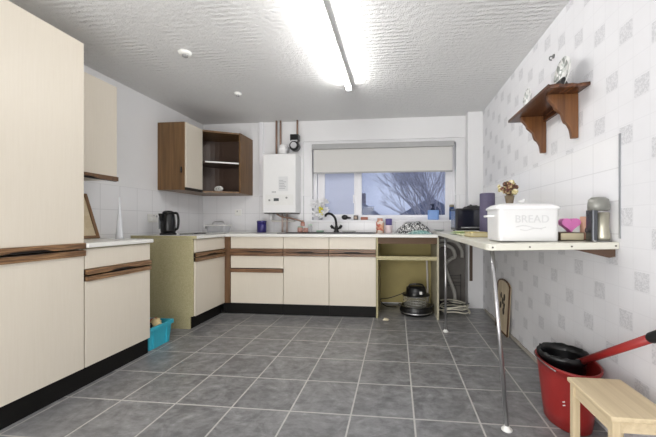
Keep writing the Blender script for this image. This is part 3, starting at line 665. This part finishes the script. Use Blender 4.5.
# crumpled cloth
def cloth(name, lab, x, y, z, rx, ry, h, mat, seed, group=None):
    random.seed(seed); b = MB(); n = 44; mm = 22; ph = [(random.uniform(8, 26), random.uniform(0, 6.3), random.uniform(0, 6.3)) for _ in range(9)]
    g = [[None]*(mm+1) for _ in range(n+1)]
    for i in range(n+1):
        for j in range(mm+1):
            u, v = i/n*2-1, j/mm*2-1; r = math.hypot(u, v); e = max(0, 1-max(abs(u), abs(v))**3)
            q = sum(math.sin(f*(u*math.cos(p)+v*math.sin(p))*.55+o) for f, p, o in ph)/5
            g[i][j] = b.v((x+u*rx*(1+.05*q), y+v*ry*(1+.05*q), z+h*e*max(.08, (1-.42*r*r))*(.72+.22*q)+.001))
    for i in range(n):
        for j in range(mm): b._f([g[i][j], g[i+1][j], g[i+1][j+1], g[i][j+1]], True)
    return tag(build(name, b, mat), lab, 'cloth', group)
cloth('patterned_cloth', 'crumpled black and white patterned cloth heaped on the worktop under the window', .20, 3.76, .9, .225, .12, .175,
      m_spots('black_white_print', [(30, 30, 32), (200, 200, 200), (60, 60, 62), (150, 150, 150), (20, 20, 22), (226, 226, 224)], 95), 3)
cloth('tea_towel', 'small pale teal cloth tucked in front of the patterned cloth', .26, 3.54, .9, .13, .07, .05, m_spots('teal_print', [(130, 170, 164), (170, 196, 190), (110, 150, 146)], 50), 5)
# blue bottle on sill
t = thing('soap_dispenser', 'pale blue soap bottle with dark pump on the right end of the window sill', 'dispenser', (.465, 4.04, 1.06))
build('bottle', MB().rbox(.395, .535, 4.01, 4.075, 1.0605, 1.185, .03), flat('pale_blue_plastic', (128, 164, 222), .3), t, .01)
build('pump', MB().lathe([(.03, 1.185), (.026, 1.205), (.012, 1.212), (.012, 1.24), (.02, 1.241), (.018, 1.262)], (.46, 4.04, 0), 16).box(.43, .462, 4.032, 4.048, 1.244, 1.258), flat('dark_blue_pump', (30, 34, 60)), t)
jar('aerosol_can', 'slim dark blue can by the window jamb', 'can', .69, 4.04, 1.0605, .03, .16, m_spots('blue_can_print', [(50, 74, 120), (70, 100, 150), (40, 60, 90)], 30, .3), flat('tan_cap', (150, 140, 120)), .03)
# ------------------------------------------------------------------ on the breakfast bar
bz = lambda x: BZ(x)+.0008
tag(build('saucer', MB().lathe([(.04, 0), (.06, .012), (.062, .018), (.038, .006)], (.50, 3.76, bz(.56)), 24), flat('grey_saucer', (180, 186, 186), .3)), 'small grey saucer at the window end of the breakfast bar', 'saucer')
t = thing('toaster_oven', 'glossy black countertop oven near the corner behind the purple cylinder', 'oven', (.76, 3.42, .94))
x0, x1, y0, y1 = .60, .93, 3.27, 3.56; zb = bz(.93)
build('housing', MB().box(x0, x1, y0, y1, zb+.012, zb+.235), 'black', t, .008)
build('glass_door', MB().box(x0+.02, x1-.08, y0-.008, y0, zb+.03, zb+.215), flat('dark_glass', (28, 30, 40), .08), t, .002)
build('side_glass', MB().box(x0-.004, x0, y0+.03, y1-.03, zb+.04, zb+.21), flat('blue_grey_panel', (84, 98, 130), .2), t)  # blue-grey colour stands in for reflections in the oven's side glass
build('door_handle', MB().tube([(x0+.05, y0-.02, zb+.04), (x1-.1, y0-.02, zb+.04)], .006, 8), 'chrome', t)
b = MB()
for x in (x0+.03, x1-.03):
    for y in (y0+.03, y1-.03): b.lathe([(.012, 0), (.012, .013)], (x, y, bz(x)), 10)
build('foot', b, 'blackm', t, label='four short feet')
cloth('oven_glove', 'folded black cloth lying on top of the black countertop oven', .80, 3.42, zb+.236, .10, .09, .05, 'blackm', 9)
tag(build('tray', MB().rbox(.58, .80, 3.05, 3.25, bz(.8), bz(.8)+.012, .02), 'plastic', bevel=.003), 'thin white tray in front of the black countertop oven', 'tray')
t = build('storage_cylinder', MB().lathe([(.062, bz(.865)), (.064, .95), (.064, 1.28), (.060, 1.285), (.055, 1.282), (.055, 1.0)], (.80, 2.88, 0), 32), flat('mottled_purple', (84, 78, 104), .6, var=.2, scale=90))
tag(t, 'tall mottled purple cylinder standing behind the bread bin', 'canister')
for i, (r, lab) in enumerate(((.115, 'pale green plate at the bottom of the stack on the breakfast bar'), (.095, 'smaller yellow-green plate on top of the green plate stack'))):
    z = bz(.66)+i*.012
    tag(build('side_plate', MB().lathe([(r*.6, z), (r, z+.010), (r, z+.013), (r*.6, z+.006)], (.57, 2.72, 0), 32), flat('green_glaze%d' % i, ((186, 204, 150), (206, 216, 166))[i], .3)), lab, 'plate')
t = thing('book', 'worn yellow-brown book lying on the breakfast bar left of the bread bin', 'book', (.56, 2.3, .93))
z = bz(.63); build('cover', MB().box(.50, .63, 2.20, 2.40, z, z+.004).box(.50, .63, 2.20, 2.40, z+.028, z+.032).box(.626, .63, 2.2, 2.4, z+.004, z+.028), flat('tan_cover', (172, 156, 104), .6), t)
build('pages', MB().box(.504, .626, 2.204, 2.396, z+.004, z+.028), flat('yellowed_pages', (206, 196, 158), .8), t)
z = bz(.63); tag(build('magazine', MB().box(.49, .64, 2.46, 2.64, z, z+.01), flat('pale_cover', (210, 212, 180), .5)), 'pale thin magazine lying between the book and the green plates', 'magazine')
# bread bin
t = thing('bread_bin', 'large white enamel bread bin with embossed lettering at the near end of the breakfast bar', 'bread bin', (.66, 1.77, .93))
x0, x1, y0, y1 = .516, .812, 1.66, 1.875; z0 = bz(.812)
build('body', MB().rbox(x0, x1, y0, y1, z0, 1.100, .022, 6, taper=.002), flat('shaded_white_enamel', (222, 222, 221), .35, var=.01), t, .002)  # body painted greyer than the lid to imitate its shaded front
b = MB(); o = .008
def rr(x0, x1, y0, y1, z, r=.03, n=6):
    pts = []
    for cx, cy, a0 in ((x1-r, y1-r, 0), (x0+r, y1-r, PI/2), (x0+r, y0+r, PI), (x1-r, y0+r, 1.5*PI)):
        for k in range(n+1): a = a0+PI/2*k/n; pts.append((cx+r*math.cos(a), cy+r*math.sin(a), z))
    return pts
L = [rr(x0-o, x1+o, y0-o, y1+o, 1.097), rr(x0-o, x1+o, y0-o, y1+o, 1.106), rr(x0+.012, x1-.012, y0+.02, y1-.012, 1.122), rr(x0+.05, x1-.05, y0+.06, y1-.05, 1.130, .02)]
V = [[b.v(p) for p in l] for l in L]
for A_, B_ in zip(V, V[1:]):
    for i in range(len(A_)): b._f([A_[i], A_[(i+1) % len(A_)], B_[(i+1) % len(A_)], B_[i]], True)
b._f(V[-1]); b._f(V[0][::-1])
build('lid', b, 'white', t)
build('side_handle', MB().tube(curve([(x0+.004, 1.74, 1.065), (x0-.03, 1.74, 1.062), (x0-.03, 1.80, 1.062), (x0+.004, 1.80, 1.065)]), .006, 10), 'white', t)
emb = flat('emboss_shade_grey', (206, 206, 206), .35)  # grey tone paints in the shading of the raised letters and scroll
add_text('lettering', 'BREAD', .054, emb, t, Matrix.Translation((.678, y0+.001, 1.045)) @ Matrix.Rotation(math.radians(90), 4, 'X'), .003)
b = MB(); b.tube([(.60+.145*i/20, y0+.0005, 1.006+.007*math.sin(i/20*2*PI)) for i in range(21)], .002, 6); b.tube([(.62+.105*i/20, y0+.0005, .995-.006*math.sin(i/20*2*PI)) for i in range(21)], .0018, 6)
build('scroll', b, emb, t)
# dried flowers
t = thing('dried_flowers', 'small bunch of dried brown and cream flowers in a glass on the bread bin lid', 'flowers', (.625, 1.80, 1.1305))
fx, fy, fz = .618, 1.80, 1.1308
build('glass', MB().lathe([(.018, fz), (.019, fz+.004), (.026, fz+.045), (.0245, fz+.045), (.017, fz+.006)], (fx, fy, 0), 20), flat('brown_glass', (110, 96, 76), .15), t)
for nm, mt, cnt in (('blooms', m_spots('dried_bloom_mix', [(88, 56, 48), (120, 84, 62), (60, 48, 36), (170, 150, 110), (104, 50, 46)], 120), 34), ('pale_blooms', m_spots('cream_bloom_mix', [(196, 184, 140), (214, 206, 176), (170, 158, 110)], 120), 14)):
    b = MB()
    for i in range(cnt):
        a = random.uniform(0, 6.28); r = random.uniform(0, .062)
        b.ball((fx+r*math.cos(a), fy+r*math.sin(a)*.8, fz+.058+random.uniform(0, .075)*(1-r*7)), random.uniform(.009, .016), 8, 6, .25)
    build(nm, b, mt, t)
b = MB()
for i in range(14):
    a = random.uniform(0, 6.28); b.tube([(fx, fy, fz+.02), (fx+.035*math.cos(a), fy+.03*math.sin(a), fz+.08)], .0014, 5)
build('stem', b, flat('dry_stem', (110, 100, 60)), t, label='bunch of dry stems')
tag(build('figurine', MB().ball((.672, 1.78, 1.141), (.019, .013, .0095), 16, 10).ball((.684, 1.78, 1.151), (.008, .008, .008), 12, 8), 'white'), 'tiny white ornament beside the dried flowers on the bread bin lid', 'ornament')
# book + heart + holder
t = thing('book', 'thick tan hardback book lying flat under the pink heart-shaped ornament', 'book', (.89, 1.75, .935))
z = bz(.975); x0, x1, y0, y1 = .832, .948, 1.70, 1.86
build('cover', MB().box(x0, x1, y0, y1, z, z+.003).box(x0, x1, y0, y1, z+.037, z+.040).box(x0, x0+.003, y0, y1, z+.003, z+.037), flat('dark_cover', (92, 78, 58), .6), t)
build('pages', MB().box(x0+.003, x1-.003, y0+.002, y1-.003, z+.003, z+.037), flat('tan_pages', (196, 186, 158), .8), t)
ht = z+.041
b = MB(); pts = []
for i in range(40):
    a = 2*PI*i/40; X_ = 16*math.sin(a)**3; Z_ = 13*math.cos(a)-5*math.cos(2*a)-2*math.cos(3*a)-math.cos(4*a); pts.append((.914+X_*.0029, ht+.040+(Z_ if Z_ > 0 else Z_*(.62+.38*abs(Z_)/17))*.0027))
b.prism([(p[0], ht+.0+(p[1]-ht)*1.0) for p in pts], 1, 1.755, 1.80)
tag(build('heart_ornament', b, flat('pink_magenta', (216, 124, 184), .5), bevel=.014), 'bright pink heart-shaped ornament standing on the book', 'ornament')
t = thing('tea_light_holder', 'small peach holder with dark wire loops between the pink heart and the grey appliance', 'holder', (.99, 1.79, .94))
build('cup', MB().lathe([(.02, bz(.99)), (.026, .96), (.026, 1.06), (.023, 1.06), (.02, .97)], (.992, 1.77, 0), 20), flat('peach_glass', (206, 160, 138), .3), t)
b = MB()
for k in range(3): b.tube([(.962+.017*math.cos(a)+.012*k, 1.69, .99+k*.026+.017*math.sin(a)) for a in [i*2*PI/16 for i in range(17)]], .0022, 6)
b.tube([(.974, 1.69, bz(.974)), (.974, 1.69, 1.05)], .002, 6)
build('wire_loops', b, 'blackm', t)
# grey appliance
t = thing('coffee_machine', 'small silver-grey appliance with a rounded overhanging hood at the wall end of the breakfast bar', 'appliance', (.968, 1.64, .94))
x0, x1, y0, y1 = .925, 1.022, 1.60, 1.675; z = bz(x1)
gm = flat('satin_grey', (138, 138, 132), .35, .3)
build('hood', MB().lathe([(.036, -.0), (.046, .004), (.047, .03), (.043, .055), (.030, .066), (.01, .068)], (.975, 1.636, 1.085), 28, sx=1.02, sy=.8), gm, t)
build('column', MB().rbox(.932, .962, 1.61, 1.668, z, 1.088, .01), flat('dark_steel', (96, 98, 102), .25, .9), t)
build('jug', MB().lathe([(.030, z+.004), (.033, z+.02), (.027, z+.07), (.030, 1.078), (.028, 1.078), (.024, z+.02)], (.990, 1.634, 0), 24), flat('satin_champagne', (176, 172, 156), .3, .6), t)
build('base', MB().rbox(.927, 1.022, 1.598, 1.672, z-.0002, z+.004, .02), 'steel', t)

# ------------------------------------------------------------------ floor things
t = thing('halogen_oven', 'round halogen oven with glass bowl and black lid standing in the open unit', 'oven', (.215, 3.62, 0))
hx, hy = .222, 3.60
build('base', MB().lathe([(.13, .0), (.172, .012), (.183, .035), (.183, .080), (.172, .098), (.158, .10), (.145, .05), (.02, .045)], (hx, hy, 0), 40), 'black', t)
build('trim_ring', MB().lathe([(.184, .030), (.186, .033), (.186, .038), (.184, .041)], (hx, hy, 0), 40, closed=False), 'chrome', t)
build('bowl', MB().lathe([(.115, .055), (.137, .08), (.150, .15), (.150, .205), (.157, .212), (.146, .208), (.144, .15), (.125, .08), (.08, .06)], (hx, hy, 0), 40, closed=False), m_glass('oven_glass', (190, 188, 176), .16, .05), t)
b = MB()
for k in range(3): b.tube([(hx+.11*math.cos(a), hy+.11*math.sin(a), .09+k*.03) for a in [i*2*PI/24 for i in range(25)]], .003, 6)
for k in range(7): b.tube([(hx-.09+k*.03, hy-.06, .12), (hx-.09+k*.03, hy+.06, .12)], .002, 6)
build('rack', b, 'chrome', t)
build('lid', MB().lathe([(.155, .213), (.150, .222), (.115, .226), (.112, .275), (.105, .30), (.06, .315), (.03, .318)], (hx, hy, 0), 40), 'black', t)
build('handle', MB().tube(curve([(hx-.08, hy-.03, .29), (hx-.07, hy-.04, .33), (hx, hy-.05, .342), (hx+.07, hy-.04, .33), (hx+.08, hy-.03, .29)]), .009, 10), 'black', t)
build('dial', MB().box(hx+.03, hx+.06, hy-.122, hy-.10, .24, .27), 'plastic', t, .003)
for s_ in (-1, 1): build('side_handle', MB().box(hx+s_*.178-.018, hx+s_*.178+.014, hy-.04, hy+.04, .085, .105), 'black', t, .006)
tag(build('power_cable', MB().tube(curve([(hx-.13, hy-.02, .24), (.03, 3.56, .215), (-.08, 3.55, .18), (-.17, 3.62, .15), (-.185, 3.72, .10), (-.12, 3.8, .02), (.0, 3.84, .006)]), .005, 8), 'black'), 'black flex trailing from the halogen oven to the left inside the open unit', 'cable')
def scrap(x, y, s_, seed):
    random.seed(seed); b = MB(); b.ball((x, y, s_*.55), (s_*1.3, s_, s_*.5), 12, 8, .35); return b
tag(build('crumpled_paper', scrap(-.11, 3.30, .023, 2), flat('cream_paper', (226, 216, 190), .8)), 'crumpled cream scrap on the floor in front of the open unit', 'scrap')
tag(build('pipe_stub', MB().tube(curve([(.385, 3.985-.03, .05), (.385, 3.97, .3), (.375, 3.965, .60)]), .012, 10), 'pipew'), 'white pipe rising up the back of the open unit', 'pipe')
# waste pipes and hoses under the bar
tag(build('waste_hose', MB().tube(curve([(.50, 3.95, .72), (.56, 3.86, .76), (.66, 3.84, .72), (.70, 3.88, .62), (.66, 3.93, .58), (.60, 3.95, .50), (.64, 3.93, .35), (.70, 3.90, .18), (.70, 3.88, .03)]), .022, 12), flat('dull_white_hose', (170, 168, 162), .5)), 'thick white waste hose curving down the wall under the bar', 'hose')
tag(build('waste_hose', MB().tube(curve([(.53, 3.97, .80), (.70, 3.95, .80), (.79, 3.95, .70), (.80, 3.95, .60)]), .02, 12), flat('dull_white_hose', (170, 168, 162), .5)), 'short bent white pipe beside the column under the bar', 'hose')
b = MB(); pts = []
for i in range(90):
    a = i/90*2*PI*3.4; R = .13+.055*math.sin(i*.23); pts.append((.66+R*1.15*math.cos(a)+.03*math.sin(i*.11), 3.60+R*.95*math.sin(a), .016+.03*(i/90)*3.4+.012*math.sin(i*.45)))
b.tube(pts, .0075, 8)
tag(build('coiled_hose', b, flat('cream_hose', (212, 208, 192), .5)), 'coil of cream flexible hose on the floor under the breakfast bar', 'hose')
tag(build('power_cable', MB().tube(curve([(.60, 3.83, .06), (.55, 3.64, .135), (.66, 3.50, .14), (.78, 3.54, .14), (.82, 3.70, .10), (.80, 3.80, .02)]), .006, 8), 'black'), 'black cable lying over the coil of cream hose', 'cable')
b = MB()
for k in range(4): b.tube([(.60, 3.93, .26+k*.04), (.78, 3.93, .26+k*.04)], .003, 6)
b.tube([(.60, 3.93, .24), (.60, 3.93, .40)], .004, 6); b.tube([(.78, 3.93, .24), (.78, 3.93, .40)], .004, 6)
b.tube([(.60, 3.93, .0), (.60, 3.93, .24)], .004, 6); b.tube([(.78, 3.93, .0), (.78, 3.93, .24)], .004, 6)
tag(build('wire_rack', b, flat('dark_wire', (70, 70, 70), .4, .5)), 'small dark wire rack against the wall behind the coiled hose', 'rack')
t = thing('extension_box', 'black extension block on the floor beside the thin chrome leg', 'socket', (.52, 3.75, 0))
build('block', MB().rbox(.47, .60, 3.79, 3.87, 0, .05, .01), 'blackm', t)
build('plug', MB().rbox(.50, .54, 3.80, 3.85, .05, .09, .008), 'blackm', t)
# arched board against right wall
t = thing('wooden_board', 'arched pale wooden board with dark motifs leaning on the patterned wall under the bar', 'board', (1.0, 3.1, 0))
b = MB(); bp = [(2.93, 0), (3.255, 0), (3.255, .43)]+[(3.0925+.1625*math.cos(a), .43+.055*math.sin(a)) for a in [i*PI/10 for i in range(1, 10)]]+[(2.93, .43)]
def lean2(b): b.bm.transform(Matrix.Translation((.985, 0, .001)) @ Matrix.Rotation(.055, 4, 'Y')); return b
b.prism(bp, 0, 0, .014); build('panel', lean2(b), wood('worn_board', (176, 156, 126), (214, 200, 174), 2, 40, .5), t)
b = MB()
ring = [(p[0], p[1]) for p in bp]
for i in range(len(ring)):
    p, q_ = ring[i], ring[(i+1) % len(ring)]; b.tube([(.0, p[0], max(p[1], .006)), (.0, q_[0], max(q_[1], .006))], .008, 6)
build('edging', lean2(b), flat('dark_brown_edging', (84, 58, 38), .5), t)
b = MB()
for (yy, zz) in ((3.05, .33), (3.14, .33), (3.05, .25), (3.14, .24), (3.09, .29), (3.06, .20)):
    b.ball((-.002, yy, zz), (.003, .022, .03), 10, 6, .3)
build('motif', lean2(b), flat('dark_motif', (60, 52, 44), .6), t)
# teal crate
t = thing('plastic_crate', 'turquoise plastic crate holding odds and ends between the base cabinets', 'crate', (-2.03, 2.45, 0))
x0, x1, y0, y1, h = -2.28, -1.945, 2.305, 2.565, .185; e = .006
def wall(b, t0): pass
b = MB()
o_lo = rr(x0+.02, x1-.015, y0+.012, y1-.012, .001, .02); o_hi = rr(x0, x1, y0, y1, h, .02); i_hi = rr(x0+e, x1-e, y0+e, y1-e, h, .016); i_lo = rr(x0+.026, x1-.021, y0+.018, y1-.018, .012, .016)
V = [[b.v(p) for p in l] for l in (o_lo, o_hi, i_hi, i_lo)]
for A_, B_ in zip(V, V[1:]):
    for i in range(len(A_)): b._f([A_[i], A_[(i+1) % len(A_)], B_[(i+1) % len(A_)], B_[i]])
b._f(V[0][::-1]); b._f(V[3])
build('tub', b, 'teal', t)
b = MB(); n_ = len(o_hi)
l0 = rr(x0-.004, x1+.012, y0-.004, y1+.01, h-.028, .022); l1 = rr(x0-.004, x1+.012, y0-.004, y1+.01, h, .022); l2 = rr(x0+.0, x1-.0, y0+.0, y1-.0, h+.001, .02)
V = [[b.v(p) for p in l] for l in (l0, l1, l2)]
for A_, B_ in zip(V, V[1:]):
    for i in range(n_): b._f([A_[i], A_[(i+1) % n_], B_[(i+1) % n_], B_[i]])
build('rim', b, 'teal', t)
build('rib', MB().box(x1-.012, x1+.002, y1-.075, y1-.065, .01, h-.03).box(x1-.012, x1+.002, y0+.04, y0+.05, .01, h-.03), 'teal', t)
for i, (x, y, z, r, c, lab) in enumerate(((-2.0, 2.44, .185, .042, (206, 186, 140), 'cream crumpled wrapper on top of the turquoise crate contents'), (-2.03, 2.37, .165, .045, (40, 34, 34), 'black crumpled bag in the near side of the turquoise crate'), (-2.07, 2.50, .17, .04, (170, 90, 70), 'reddish crumpled packet at the back of the turquoise crate'), (-2.1, 2.42, .07, .07, (110, 100, 96), 'grey cloth bundle at the bottom of the turquoise crate'))):
    random.seed(20+i); tag(build('crumpled_wrapper', MB().ball((x, y, z), (r, r, r*.9), 12, 9, .22), flat('wrapper%d' % i, c, .7, var=.2)), lab, 'wrapper')
# red bucket
bx, by_ = .886, 1.745
t = thing('mop_bucket', 'red plastic mop bucket on the floor behind the wooden stool', 'bucket', (bx, by_, 0))
build('bucket', MB().lathe([(.10, .0), (.118, .006), (.128, .08), (.150, .26), (.158, .30), (.163, .302), (.163, .314), (.154, .314), (.150, .30), (.122, .08), (.112, .012), (.01, .010)], (bx, by_, 0), 44, sx=.84, sy=1.16), 'red', t)
build('handle', MB().tube([(bx+.164*.85*math.cos(a), by_+.164*1.17*math.sin(a), .30+.012*math.sin((a-2.2)*1.9)) for a in [2.2+i*1.6/16 for i in range(17)]], .004, 8), 'steel', t)
b = MB()
for k, (u_, v_) in enumerate(((0, 0), (.014, .003), (.003, -.016), (.017, -.013))):
    a = math.radians(228)+u_*3; R = .1395; b.ball((bx+R*.84*math.cos(a), by_+R*1.16*math.sin(a), .155+v_), (.0035, .0035, .003), 8, 6)
build('mark', b, 'white', t, label='small white printed mark')
t = thing('waste_bin', 'black plastic bin sitting inside the red mop bucket', 'bin', (bx-.015, by_+.02, .08))
cx, cy = bx-.004, by_+.035
build('bin', MB().lathe([(.07, .02), (.085, .025), (.106, .28), (.108, .325), (.115, .328), (.115, .338), (.107, .340), (.102, .31), (.07, .06), (.01, .055)], (cx, cy, 0), 40), 'black', t)
random.seed(4); b = MB(); b.lathe([(.116, .315), (.120, .325), (.119, .344), (.108, .346), (.100, .315)], (cx, cy, 0), 44, closed=False)
for v in b.bm.verts: v.co += Vector([random.uniform(-.004, .004) for _ in range(3)])
build('bin_liner', b, flat('black_liner', (14, 14, 16), .35), t)
# mop
t = thing('mop', 'red mop handle with black grip slanting out of the bucket', 'mop', (.93, 1.75, .2))
p0, p1 = Vector((.93, 1.62, .375)), Vector((.95, 1.263, .610)); dd = (p1-p0)
tipp = p0-(p1-p0).normalized()*.10
build('pole', MB().tube([tipp, p0+dd*.97], .0165, 16), 'red', t)
build('grip', MB().tube([p0+dd*.93, p0+dd*.95, p0+dd*1.33, p0+dd*1.35], [.017, .020, .020, .014], 16), 'blackm', t)
# stool
t = thing('stool', 'small pale pine step stool in the bottom right corner', 'stool', (.84, 1.31, 0))
x0, x1, y0, y1, zt = .737, .952, 1.165, 1.452, .36
build('seat', MB().box(x0, x1, y0, y1, zt-.018, zt), 'pine', t, .004)
for x in (x0+.008, x1-.036):
    for y in (y0+.008, y1-.036): build('leg', MB().box(x, x+.028, y, y+.028, 0, zt-.018), 'pinev', t, .003)
for x in (x0+.014, x1-.030): build('apron', MB().box(x, x+.016, y0+.036, y1-.036, zt-.068, zt-.018), 'pine', t)
for y in (y0+.012, y1-.028): build('apron', MB().box(x0+.036, x1-.036, y, y+.016, zt-.06, zt-.018), 'pine', t)

# ------------------------------------------------------------------ outside
tag(build('ground', MB().box(-60, 60, 4.6, 90, -2.7, -2.6), flat('winter_grass', (84, 92, 82), .9)), 'dull grassy ground outside the window', 'ground', kind='structure')
def house(x0, x1, y0, y1, ze, zr, lab, wc, rc):  # wall and roof colours mix in a blue-grey tint for distance haze
    t = thing('house', lab, 'house', ((x0+x1)/2, (y0+y1)/2, -2.6), group='houses beyond the window')
    build('wall', MB().box(x0, x1, y0, y1, -2.6, ze), flat('render%d%d' % wc[:2], wc, .8), t)
    ym = (y0+y1)/2; xm = (x0+x1)/2; build('roof', MB().prism([(x0-.3, ze-.1), (x1+.3, ze-.1), (xm, zr)], 1, y0-.3, y1+.3), flat('slates%d%d' % rc[:2], rc, .8), t)
    n = max(2, int((x1-x0)/2.4))
    for i in range(n):
        for zz in (-1.6, .9):
            xx = x0+(x1-x0)*(i+.5)/n; f = build('window', MB().box(xx-.5, xx+.5, y0-.04, y0, zz, zz+1.1), 'upvc', t); build('pane', MB().box(xx-.42, xx+.42, y0-.06, y0-.04, zz+.08, zz+1.02), flat('dark_pane', (56, 66, 90), .2), f)
    build('chimney', MB().box(xm+.2, xm+.6, ym-.3, ym+.3, zr-.6, zr+.35), flat('brick_chimney', (112, 96, 104), .9), t)
house(-4.6, -.9, 19, 25, 1.3, 2.7, 'near pale house with dark roof, on the left through the clear pane', (150, 156, 176), (96, 102, 126))
house(.2, 4.9, 24, 30, 1.5, 2.9, 'brown brick house behind the bare tree', (104, 96, 108), (88, 92, 116))
house(-12.5, -6.0, 26, 32, 2.5, 4.2, 'long pale terrace further left beyond the window', (140, 144, 160), (100, 106, 130))
house(6.2, 11.5, 26, 32, 2.2, 3.8, 'grey house to the right beyond the bare tree', (120, 122, 136), (92, 98, 120))
# bare trees
def tree(x, y, h, seed, lab, mat, spread=.5, depth=6):
    random.seed(seed); t = thing('bare_tree', lab, 'tree', (x, y, -2.6), group='bare trees outside'); b = MB()
    def br(p, d, L, r, k):
        q = p+d*L*.5+Vector([random.uniform(-1, 1) for _ in range(3)])*L*.04; e = p+d*L
        b.tube([p, q, e], [r, r*.85, r*.66], 5 if k < 3 else 4, caps=False)
        if k >= depth: return
        for i in range(3 if k else 9):
            nd = (d+Vector((random.uniform(-1, 1), random.uniform(-1, 1), random.uniform(-.25, .6)))*spread).normalized()
            br(p+d*L*random.uniform(.6, 1), nd, L*random.uniform(.62, .82), r*.56, k+1)
    br(Vector((x, y, -2.6)), Vector((0, 0, 1)), h*.28, .085, 0)
    build('branches', b, mat, t)
bark = flat('pale_bark', (176, 168, 172), .9); bark2 = flat('dark_bark', (78, 72, 84), .9)
tree(1.7, 12.0, 8.8, 23, 'large bare tree spreading across the right of the window view', bark, .5)
tree(-4.2, 14.0, 6.0, 5, 'smaller darker bare tree left of the large bare tree', bark2, .6)

# ------------------------------------------------------------------ world, lights, camera
wd = bpy.data.worlds.new('sky'); bpy.context.scene.world = wd; wd.use_nodes = True; nt = wd.node_tree
bg = nt.nodes['Background']; tc = nt.nodes.new('ShaderNodeTexCoord'); nz = nt.nodes.new('ShaderNodeTexNoise'); nz.inputs['Scale'].default_value = 5; nz.inputs['Detail'].default_value = 4
rp = nt.nodes.new('ShaderNodeValToRGB'); rp.color_ramp.elements[0].position = .4; rp.color_ramp.elements[0].color = lin((142, 150, 178)); rp.color_ramp.elements[1].position = .68; rp.color_ramp.elements[1].color = lin((190, 200, 226))
nt.links.new(tc.outputs['Generated'], nz.inputs['Vector']); nt.links.new(nz.outputs[0], rp.inputs[0]); nt.links.new(rp.outputs[0], bg.inputs[0]); bg.inputs[1].default_value = 1.25
def area(name, loc, rot, sx, sy, e, col=(1, 1, 1)):
    l = bpy.data.lights.new(name, 'AREA'); l.shape = 'RECTANGLE'; l.size = sx; l.size_y = sy; l.energy = e; l.color = col
    o = bpy.data.objects.new(name, l); COL.objects.link(o); o.location = loc; o.rotation_euler = rot; return o
area('rear_fill', (-.8, -1.8, 1.45), (math.radians(96), 0, 0), 3.2, 1.5, 27, (1, .985, .97))  # broad unseen fill panel added behind the camera to even the brightness
area('camera_side_flash', (-.8, -.2, 1.25), (math.radians(92), 0, math.radians(-10)), .4, .4, 7, (1, .99, .98))
area('bounce_up', (-.8, -.7, .45), (math.radians(122), 0, 0), 2.6, .8, 50, (1, .99, .98))  # unseen panel added behind the camera, tilted up to brighten the ceiling
cam = bpy.data.cameras.new('camera'); co = bpy.data.objects.new('camera', cam); COL.objects.link(co)
co.location = (0, 0, 1.03); co.rotation_euler = (PI/2, 0, .1047)
cam.sensor_width = 36; cam.lens = 36*314.6/656; cam.shift_x = -35.2/656; cam.shift_y = 3.8/656; cam.clip_start = .05
sc = bpy.context.scene; sc.camera = co
sc.view_settings.view_transform = 'Standard'; sc.view_settings.look = 'None'; sc.view_settings.exposure = 0

for o in bpy.data.objects:
    if o.parent is None and o.get('category') and not o.get('group'):
        k = o.name.split('.')[0]
        g = {'base_cabinet': 'cream base cabinets', 'wall_cabinet': 'wall cabinets', 'spice_jar': 'salmon spice jars', 'side_plate': 'green plates on the bar', 'crumpled_wrapper': 'odds and ends in the turquoise crate', 'ceiling_disc': 'round ceiling fittings', 'wall_socket': 'wall sockets', 'waste_hose': 'waste hoses under the bar', 'power_cable': 'black cables', 'book': 'books on the bar', 'worktop': 'white worktops', 'bottle': 'bottles by the sink'}.get(k)
        if g: o['group'] = g
